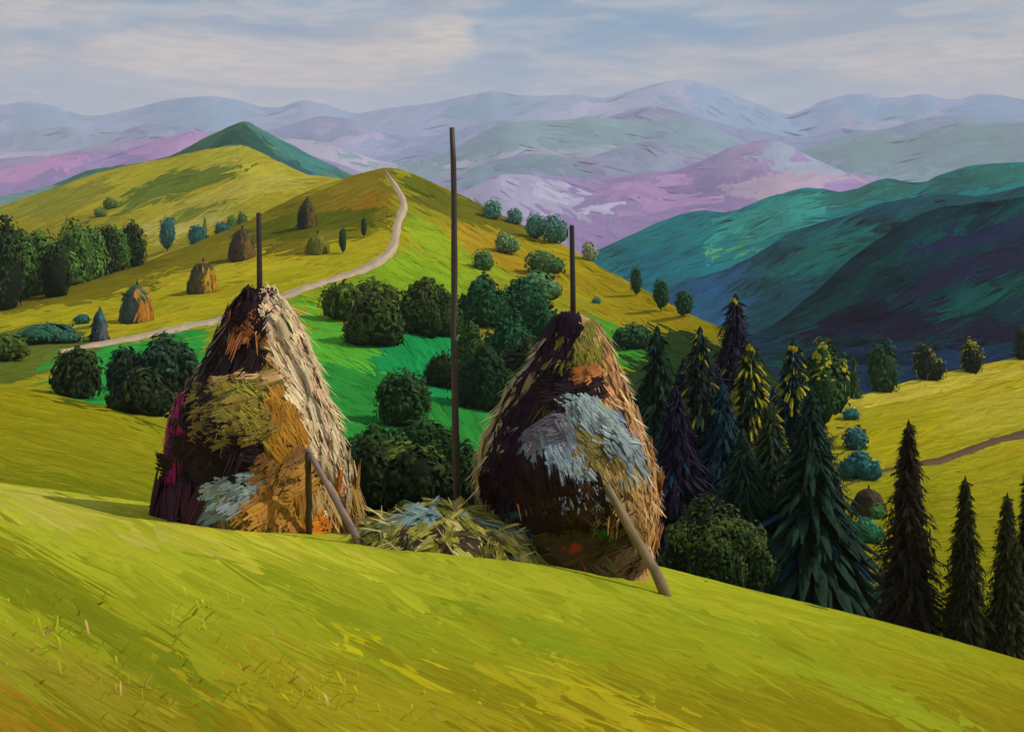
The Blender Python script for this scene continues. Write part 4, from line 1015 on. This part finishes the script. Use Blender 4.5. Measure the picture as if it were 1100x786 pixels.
# -- single trees and bushes on the left fields
TEAL = ((38, 84, 80), (52, 104, 92), (30, 66, 66))
bush(spot(lh, 180, 270), 17, 36, 'slim teal tree standing alone on the yellow field right of the wood', None, TEAL, 'tree', 'tree', 1, 130, up=1.3, stem=True)
bush(spot(lh, 212, 264), 22, 20, 'small round teal bush right of the slim teal tree', 'bushes along the edge of the yellow field', TEAL, lobes=1, n=90)
bush(spot(lh, 239, 254), 24, 15, 'flat teal bush left of the small brown haystack', 'bushes along the edge of the yellow field', TEAL, lobes=2, n=90)
conifer(spot(lh, 220, 251), 12, 19, 'tiny yellow green conifer behind the small round teal bush', None, (92, 112, 28), (122, 134, 34), levels=7, boughs=8, hang=60)
bush(spot(lh, 249, 246), 12, 15, 'little pale green bush above the flat teal bush', 'bushes along the edge of the yellow field', ((84, 110, 40), (104, 124, 46)), lobes=1, n=60)
bush(spot(lh, 260, 250), 13, 21, 'little olive tree behind the stake of the big left haystack', None, ((62, 84, 40), (84, 100, 44)), 'tree', 'tree', 1, 70, up=1.2)
bush(spot(hill, 368, 273), 9, 28, 'slim blue green tree on the path hill, lower and larger of two', 'slim trees on the path hill', ((44, 62, 44), (54, 76, 60)), 'tree', 'tree', 1, 80, up=1.6, stem=True)
bush(spot(hill, 391, 256), 7, 22, 'slimmest dark tree on the path hill beside the winding path', 'slim trees on the path hill', ((46, 60, 38), (56, 70, 46)), 'tree', 'tree', 1, 70, up=1.6, stem=True)
bush(spot(hill, 50, 369), 62, 21, 'long low teal hedge at the left above the path end', None, ((44, 84, 66), (58, 104, 80), (34, 66, 58)), 'hedge', 'hedge', 5, 260, up=.9)
bush(spot(hill, 88, 349), 17, 11, 'tiny blue green bush between hedge and narrow blue grey haystack', None, TEAL, lobes=1, n=60)
bush(spot(hill, 4, 388), 44, 30, 'olive bush at the left edge of the picture below the wood', None, ((62, 78, 30), (78, 92, 36), (50, 62, 26)), lobes=3, n=200)
for x, y, w_, h_, lab in ((118, 224, 20, 12, 'faint green bush at the top of the yellow hill above the wood'), (106, 234, 14, 10, 'faint green bush just behind the top of the wood')):
    bush(spot(lh, x, y), w_, h_, lab, 'faint bushes on the yellow hill', ((88, 106, 36), (74, 96, 40)), lobes=2, n=60)

# -- dark bushes below the path on the left
DK = ((22, 32, 18), (34, 46, 22), (46, 58, 26), (18, 24, 16))
DKB = ((22, 36, 26), (36, 58, 40), (28, 44, 28), (48, 72, 54))
bush(spot(hill, 82, 427), 52, 47, 'round very dark bush alone on the bright green grass at left', None, DK, lobes=1, n=420, up=1.2)
bush(spot(hill, 134, 420), 40, 46, 'dark bush with blue green lights left of the larger one beside the left haystack', 'dark bushes beside the left haystack', DKB, lobes=3, n=300)
bush(spot(hill, 180, 425), 60, 60, 'large dark bush touching the left flank of the left haystack', 'dark bushes beside the left haystack', DKB, lobes=4, n=420)
bush(spot(hill, 150, 444), 62, 44, 'low blackish bush in front of the two dark bushes beside the left haystack', 'dark bushes beside the left haystack', DK, lobes=3, n=360)

# -- olive bushes under the bend of the path
OL = ((52, 66, 22), (68, 82, 28), (40, 50, 20), (84, 98, 34))
OLD = ((34, 44, 18), (46, 58, 24), (60, 74, 28))
bush(spot(hill, 370, 344), 44, 40, 'leftmost olive bush of the cluster under the bend of the path', 'olive bushes under the bend of the path', OL, lobes=3, n=280)
bush(spot(hill, 402, 371), 62, 52, 'largest dark olive bush in the cluster under the bend of the path', 'olive bushes under the bend of the path', OLD, lobes=3, n=380)
bush(spot(hill, 402, 334), 52, 32, 'pale olive bush at the back of the cluster under the bend of the path', 'olive bushes under the bend of the path', OL, lobes=3, n=240)
bush(spot(hill, 452, 360), 44, 54, 'dark olive bush at the right end of the cluster under the bend of the path', 'olive bushes under the bend of the path', OLD, lobes=3, n=320)
bush(spot(hill, 458, 334), 40, 34, 'pale olive bush behind the right end of the cluster by the tall pole', 'olive bushes under the bend of the path', OL, lobes=2, n=200)

# -- dark thicket between the stacks
TH = ((26, 46, 22), (38, 62, 28), (20, 34, 18), (48, 76, 34))
TK = [(spot(hill, 432, 457), 56, 52, 'round dark bush standing on the emerald grass above the thicket', TH, 1, 460),
      (spot(hill, 404, 508), 64, 48, 'dark bush at the left of the thicket between the haystacks', TH, 3, 380),
      (spot(hill, 456, 502), 66, 48, 'dark bush at the right of the thicket beside the tall pole', TH, 3, 380),
      (ground_spot(398, 545, 40), 56, 62, 'blackish bush in the left bottom of the thicket beside the left haystack', DK, 3, 340),
      (ground_spot(450, 540, 38), 74, 52, 'blackish bush behind the hay heap at the foot of the thicket', DK, 3, 360),
      (ground_spot(430, 520, 42), 90, 44, 'olive green bush in the middle of the thicket between the haystacks', OL, 4, 360),
      (ground_spot(500, 546, 40), 52, 66, 'green bush behind the foot of the tall pole', TH, 3, 300)]
for p, w_, h_, lab, cs, lb, n in TK: bush(p, w_, h_, lab, 'dark thicket between the haystacks', cs, lobes=lb, n=n)

# -- grove behind the tall pole
GV = ((24, 56, 30), (34, 76, 42), (20, 42, 24), (42, 88, 52)); GVO = ((46, 66, 26), (60, 82, 32), (34, 52, 24))
for x, y, w_, h_, cs, lab in ((518, 352, 50, 52, GV, 'emerald dark round tree at the top of the grove right of the tall pole'), (560, 346, 44, 44, GV, 'small round tree at the top right of the grove beside the right haystack'),
        (505, 402, 40, 52, GVO, 'olive tree in the middle of the grove right behind the tall pole'), (545, 398, 48, 60, GV, 'emerald round tree in the middle of the grove'),
        (582, 384, 48, 58, GV, 'round tree of the grove touching the top of the right haystack'), (474, 416, 34, 34, DK, 'small blackish bush at the left foot of the grove behind the tall pole'),
        (522, 440, 60, 62, ((20, 38, 20), (30, 52, 26), (24, 44, 24)), 'dark tree at the bottom of the grove beside the tall pole'), (566, 436, 62, 66, DK, 'blackish tree at the bottom right of the grove behind the right haystack'), (478, 362, 30, 46, GVO, 'olive tree on the left edge of the grove crossed by the tall pole')):
    bush(spot(hill, x, y), w_, h_, lab, 'grove right of the tall pole', cs, 'tree', 'tree', 3, 420)

# -- bushes on the right slope of the path hill
PT = ((70, 110, 96), (92, 134, 118), (56, 92, 82)); PG = ((64, 92, 44), (78, 112, 66), (52, 78, 40))
RB = [(528, 235, 20, 18, PT, 'teal bush on the ridge nearest the tall pole', 1), (553, 240, 17, 15, PT, 'teal bush second along the ridge from the tall pole', 1), (574, 256, 24, 26, PT, 'blue green tree left in the clump on the ridge', 2),
      (594, 262, 28, 30, PT, 'blue green tree right in the clump on the ridge by the stake', 2), (633, 274, 17, 18, ((120, 130, 96), (138, 146, 110)), 'pale faded bush on the ridge right of the haystack stake', 1),
      (542, 272, 28, 22, ((90, 112, 70), (104, 128, 88)), 'pale grey green bush on the orange slope below the ridge bushes', 2), (519, 290, 23, 20, PG, 'oval green bush on the slope nearest the tall pole', 1),
      (582, 296, 42, 26, PG, 'wide oval green bush on the orange slope left of the stake', 2), (578, 324, 46, 30, ((62, 96, 52), (84, 120, 82)), 'wide pale green bush on the slope just above the grove', 2),
      (678, 374, 40, 24, ((34, 64, 34), (46, 80, 44)), 'flat dark bush on the bright green patch right of the right haystack', 1), (641, 326, 9, 7, PT, 'tiny pale bush on the yellow slope right of the stake', 1)]
for x, y, w_, h_, cs, lab, lb in RB: bush(spot(hill, x, y), w_, h_, lab, 'bushes on the right slope of the path hill', cs, lobes=lb, n=110, up=.3)
for x, y, w_, h_, lab in ((683, 319, 13, 30, 'first narrow dark tree on the yellow slope left of the firs'), (710, 335, 18, 32, 'second narrow dark tree on the yellow slope left of the firs'), (735, 341, 20, 26, 'third dark tree on the yellow slope, nearest the firs')):
    bush(spot(hill, x, y), w_, h_, lab, 'narrow trees in a row on the yellow slope', ((34, 66, 40), (48, 82, 56), (28, 50, 34)), 'tree', 'tree', 1, 110, up=1.2, stem=True)

# -- fir wood right of the right haystack
YT = (176, 166, 40); BL = (22, 62, 84)  # YT: yellow of the painted sunlight on the boughs
FIRS = [(706, 585, 88, 236, 47, 'dark fir nearest the right haystack in the fir wood', None, 0, (22, 34, 26), (32, 52, 38)),
        (752, 560, 84, 210, 50, 'dark fir with few painted yellow highlights second from the right haystack', YT, .16, (24, 32, 28), (36, 52, 40)),
        (790, 540, 96, 225, 58, 'tallest fir with violet shade behind the other firs', YT, .12, (30, 24, 40), (40, 40, 48)),
        (806, 580, 92, 216, 46, 'fir with bright yellow painted highlights on every bough in the middle of the fir wood', YT, .5, (24, 36, 26), (40, 56, 34)),
        (852, 600, 84, 236, 48, 'fir with painted yellow highlights at its top beside the yellow meadow', YT, .34, (20, 36, 34), (30, 54, 52)),
        (872, 656, 122, 240, 36, 'broad dark green fir at the right front of the fir wood', None, 0, (20, 34, 26), (30, 52, 38)),
        (726, 590, 86, 178, 41, 'violet dark fir low behind the right flank of the right haystack', None, 0, (26, 20, 36), (36, 32, 46)),
        (776, 600, 90, 190, 42, 'blue dark fir in the middle front of the fir wood', None, 0, (20, 38, 46), (28, 56, 66)),
        (735, 560, 90, 176, 54, 'blackish fir at the back of the fir wood between the first two firs', None, 0, (22, 26, 30), (32, 40, 42)),
        (768, 556, 90, 168, 56, 'violet black fir filling the middle of the fir wood', None, 0, (26, 20, 36), (34, 32, 46)),
        (832, 590, 96, 176, 54, 'blue black fir at the back of the fir wood beside the leafy tree', None, 0, (18, 34, 46), (26, 50, 62)),
        (798, 640, 100, 180, 37, 'dark green fir partly hidden by the big round bush', None, 0, (22, 38, 28), (34, 56, 38)),
        (690, 560, 70, 150, 56, 'dark green fir mostly hidden by the right flank of the right haystack', None, 0, (22, 38, 28), (34, 56, 38)),
        (828, 620, 96, 190, 39, 'olive dark fir beside the round bush in the fir wood', None, 0, (34, 44, 24), (50, 64, 34))]
for x, by, w_, h_, Y, lab, tp, tpp, dk, md in FIRS:
    conifer(ground_spot(x, by, Y), w_ * 1.5, h_, lab, 'firs right of the right haystack', dk, md, tp, tpp, levels=24 if Y > 40 else 34, boughs=34, hang=4200 if Y > 40 else 9000, cast=(BL, .05))
bush(ground_spot(884, 452, 70), 60, 78, 'leafy tree with painted sunlit yellow edge behind the last fir', None, ((36, 60, 30), (48, 76, 36), (28, 46, 28)), 'tree', 'tree', 4, 460, tips_or_light=(168, 158, 36), tip_or_light_p=.16)  # sunlight on the rim painted as yellow leaf dabs
bush(ground_spot(768, 634, 30), 106, 88, 'big round bush with pale green outer leaves at the crest right of the leaning prop', None, ((20, 32, 18), (32, 46, 24), (42, 60, 28)), lobes=5, n=4500, tips_or_light=(82, 94, 44), tip_or_light_p=.40)
bush(ground_spot(716, 616, 30), 40, 22, 'low dark bush at the foot of the right haystack beside the big round bush', None, DK, lobes=3, n=200)
# -- firs at the right edge
FR = [(976, 682, 84, 232, 30, 'large dark brown fir standing alone at the right on the near crest', (30, 26, 20), (46, 40, 28), 21),
      (1037, 700, 58, 190, 29, 'slimmer dark fir between the large lone fir and the picture edge', (30, 30, 18), (44, 44, 24), 19),
      (1082, 716, 56, 188, 29, 'olive dark fir close to the right edge of the picture', (36, 38, 18), (50, 54, 26), 18),
      (1106, 722, 54, 220, 30, 'fir cut by the right edge of the picture', (34, 36, 20), (48, 52, 28), 19)]
for x, by, w_, h_, Y, lab, dk, md, lv in FR:
    conifer(ground_spot(x, by, Y), w_, h_, lab, 'firs along the near crest at the right', dk, md, levels=lv + 12, boughs=32, hang=7000, droop=.30, shape=.80)
# -- trees along the top of the right meadow and bushes on it
RT = ((34, 60, 32), (50, 82, 42), (26, 44, 28))
conifer(spot(rm, 917, 426), 24, 46, 'small pointed green tree at the left end of the meadow ridge', None, (38, 60, 30), (62, 86, 36), (130, 132, 40), .12, levels=9, boughs=9, hang=140)
bush(spot(rm, 948, 420), 34, 48, 'egg shaped green tree on the ridge of the right meadow', 'trees along the ridge of the right meadow', RT, 'tree', 'tree', 1, 300, up=1.5)
bush(spot(rm, 993, 408), 32, 36, 'dark round tree with yellow spot on the ridge of the right meadow', 'trees along the ridge of the right meadow', ((26, 38, 24), (34, 50, 28)), 'tree', 'tree', 2, 220, tips_or_light=(140, 138, 36), tip_or_light_p=.2)
bush(spot(rm, 1044, 399), 22, 32, 'small dark tree with bright yellow top on the ridge of the right meadow', 'trees along the ridge of the right meadow', ((26, 36, 24), (36, 48, 26)), 'tree', 'tree', 1, 160, tips_or_light=(160, 150, 34), tip_or_light_p=.3)
bush(spot(rm, 1098, 386), 24, 36, 'dark tree on the meadow ridge cut by the right edge of the picture', 'trees along the ridge of the right meadow', ((28, 42, 28), (38, 56, 34)), 'tree', 'tree', 2, 180)
BT = ((36, 84, 84), (52, 104, 82), (34, 74, 96))
for x, y, w_, h_, lab, cs in ((914, 451, 18, 12, 'smallest teal bush, topmost in the column on the right meadow', BT), (919, 482, 26, 22, 'teal bush second from the top in the column on the right meadow', BT), (923, 514, 40, 30, 'largest dome shaped teal bush just above the brown path', BT),
                             (930, 582, 36, 26, 'bright teal bush under the squat brown haystack', ((40, 96, 60), (56, 116, 70), (36, 84, 76))), (940, 556, 18, 14, 'little green bush at the right foot of the squat brown haystack', ((50, 100, 50), (66, 116, 58)))):
    bush(spot(rm, x, y), w_, h_, lab, 'teal bushes in a column on the right meadow', cs, lobes=1 if w_ < 30 else 3, n=130, up=.2)

# ------------------------------------------------------------------ taller grass and stalks in the foreground
def grass():
    m = MB()
    cl_ = [(215, 690, 60, 40, 60), (205, 655, 26, 20, 26), (60, 690, 60, 36, 60), (110, 720, 60, 30, 50), (290, 735, 70, 30, 50), (345, 745, 60, 30, 50), (420, 765, 60, 16, 30), (180, 760, 90, 22, 40), (40, 650, 40, 20, 14)]
    for cx, cyy, rx, ry, n in cl_:
        n = int(n * .6)
        px = cx + RNG.normal(0, rx * .5, n); py = cyy + RNG.normal(0, ry * .5, n)
        P = near.at(px, py); k = P[:, 1:2] / F
        d = unit(np.stack([RNG.normal(.15, .4, n), RNG.normal(0, .2, n), np.ones(n)], -1))
        C = near_col(px, py) * RNG.uniform(1.2, 1.6, (n, 1))
        q = RNG.random(n) < .08; C[q] = lin((200, 160, 110)); q = RNG.random(n) < .03; C[q] = lin((150, 130, 50))
        L = RNG.uniform(6, 22, n) * k[:, 0]; W = RNG.uniform(.8, 2.6, n) * k[:, 0]
        nn = unit(np.stack([RNG.uniform(.5, 1.2, n), -.4 * np.ones(n), RNG.uniform(.7, 1.2, n)], -1))
        strokes(m, P - np.array([0, 0, .01]), d, nn, L, W, C * .85, C * 1.12, S=5, bend=np.stack([RNG.normal(.15, .3, n) * L, 0 * L, -.1 * L], -1), taper=(.9, .15))
    tag(m.build('grass', M_GRASS), 'scattered taller grass blades and stalks in the near meadow', 'grass', kind='stuff')
grass()
# ------------------------------------------------------------------ light, sky, camera
SUN_EL, SUN_AZ = math.radians(45), math.radians(97)        # azimuth clockwise from +Y (north): from the right
sd = bpy.data.lights.new('sun', 'SUN'); sd.energy = 3.2; sd.angle = math.radians(.8); sd.color = (1, .94, .84)
so = bpy.data.objects.new('sun', sd); COL.objects.link(so)
from mathutils import Vector
dv = Vector((math.sin(SUN_AZ) * math.cos(SUN_EL), math.cos(SUN_AZ) * math.cos(SUN_EL), math.sin(SUN_EL)))
so.rotation_euler = dv.to_track_quat('Z', 'Y').to_euler(); so.location = (30, 0, 40)

w = bpy.data.worlds.new('World'); scene.world = w; w.use_nodes = True
nt = w.node_tree; N = nt.nodes; Lk = nt.links
for n in list(N): N.remove(n)
out = N.new('ShaderNodeOutputWorld'); bg = N.new('ShaderNodeBackground'); Lk.new(bg.outputs[0], out.inputs[0])
sky = N.new('ShaderNodeTexSky'); sky.sky_type = 'NISHITA'; sky.sun_disc = False
sky.sun_elevation = SUN_EL; sky.sun_rotation = SUN_AZ; sky.air_density = 1.0; sky.dust_density = 2.0; sky.ozone_density = 1.5
bg.inputs['Strength'].default_value = .1
tc = N.new('ShaderNodeTexCoord')
def cloud(scale, sx, sy, lo, hi, detail=5, seed=0.):
    mp = N.new('ShaderNodeMapping'); mp.inputs['Scale'].default_value = (sx, sx, sy); mp.inputs['Location'].default_value = (seed, seed * .7, seed * .3)
    mp.inputs['Rotation'].default_value = (0, math.radians(6), 0)
    Lk.new(tc.outputs['Generated'], mp.inputs['Vector'])
    nz = N.new('ShaderNodeTexNoise'); nz.inputs['Scale'].default_value = scale; nz.inputs['Detail'].default_value = detail; nz.inputs['Distortion'].default_value = .6
    Lk.new(mp.outputs[0], nz.inputs['Vector'])
    r = N.new('ShaderNodeMapRange'); r.interpolation_type = 'SMOOTHSTEP'
    r.inputs[1].default_value = lo; r.inputs[2].default_value = hi
    Lk.new(nz.outputs['Fac'], r.inputs[0]); return r.outputs[0]
def mix(fac, a, b, k=1.0, blend='MIX'):
    m = N.new('ShaderNodeMix'); m.data_type = 'RGBA'; m.blend_type = blend
    if hasattr(fac, 'links') or not isinstance(fac, float):
        if k != 1.0:
            mm = N.new('ShaderNodeMath'); mm.operation = 'MULTIPLY'; mm.inputs[1].default_value = k; Lk.new(fac, mm.inputs[0]); fac = mm.outputs[0]
        Lk.new(fac, m.inputs[0])
    else: m.inputs[0].default_value = fac
    for s_, v_ in ((6, a), (7, b)):
        if isinstance(v_, tuple): m.inputs[s_].default_value = (*v_, 1)
        else: Lk.new(v_, m.inputs[s_])
    return m.outputs[2]
S_ = 1 / .092
def cl(c): return tuple(float(x) * S_ for x in lin(c))
c0 = mix(.72, sky.outputs[0], cl((150, 160, 172)))
c1 = mix(cloud(3.0, 1.0, 4.0, .45, .70, seed=3.1), c0, cl((224, 206, 184)), .9)
c2 = mix(cloud(4.2, 1.0, 3.4, .47, .62, seed=7.7), c1, cl((104, 150, 184)), .9)
c3 = mix(cloud(9, 1.0, 5.0, .40, .68, 5, seed=1.3), c2, cl((216, 204, 190)), .5)
sx = N.new('ShaderNodeSeparateXYZ'); Lk.new(tc.outputs['Generated'], sx.inputs[0])
hz = N.new('ShaderNodeMapRange'); hz.inputs[1].default_value = .19; hz.inputs[2].default_value = .09; hz.inputs[3].default_value = 0; hz.inputs[4].default_value = .6
Lk.new(sx.outputs['Z'], hz.inputs[0])
c3b = mix(hz.outputs[0], c3, cl((216, 198, 178)))
c4 = mix(cloud(30, 1.0, 7.0, .40, .66, 4, seed=5.3), c3b, cl((136, 146, 158)), .32)
Lk.new(c4, bg.inputs['Color'])

cam = bpy.data.cameras.new('camera'); co = bpy.data.objects.new('camera', cam); COL.objects.link(co)
cam.sensor_fit = 'HORIZONTAL'; cam.sensor_width = 36; cam.lens = 36 * F / 1100
cam.shift_y = -(393 - HY) / 1100
cam.clip_start = .05; cam.clip_end = 40000
co.rotation_euler = (math.radians(90), 0, 0); co.location = (0, 0, 0)
scene.camera = co
scene.view_settings.view_transform = 'Standard'; scene.view_settings.look = 'None'
scene.view_settings.gamma = 1; scene.view_settings.use_curve_mapping = False
scene.view_settings.exposure = .08
scene.render.engine = 'CYCLES'
cy = scene.cycles
cy.use_denoising = True
try: cy.denoiser = 'OPENIMAGEDENOISE'
except Exception: pass
cy.max_bounces = 5; cy.diffuse_bounces = 2; cy.glossy_bounces = 2; cy.volume_bounces = 1; cy.transparent_max_bounces = 4
cy.use_adaptive_sampling = True; cy.adaptive_threshold = .02
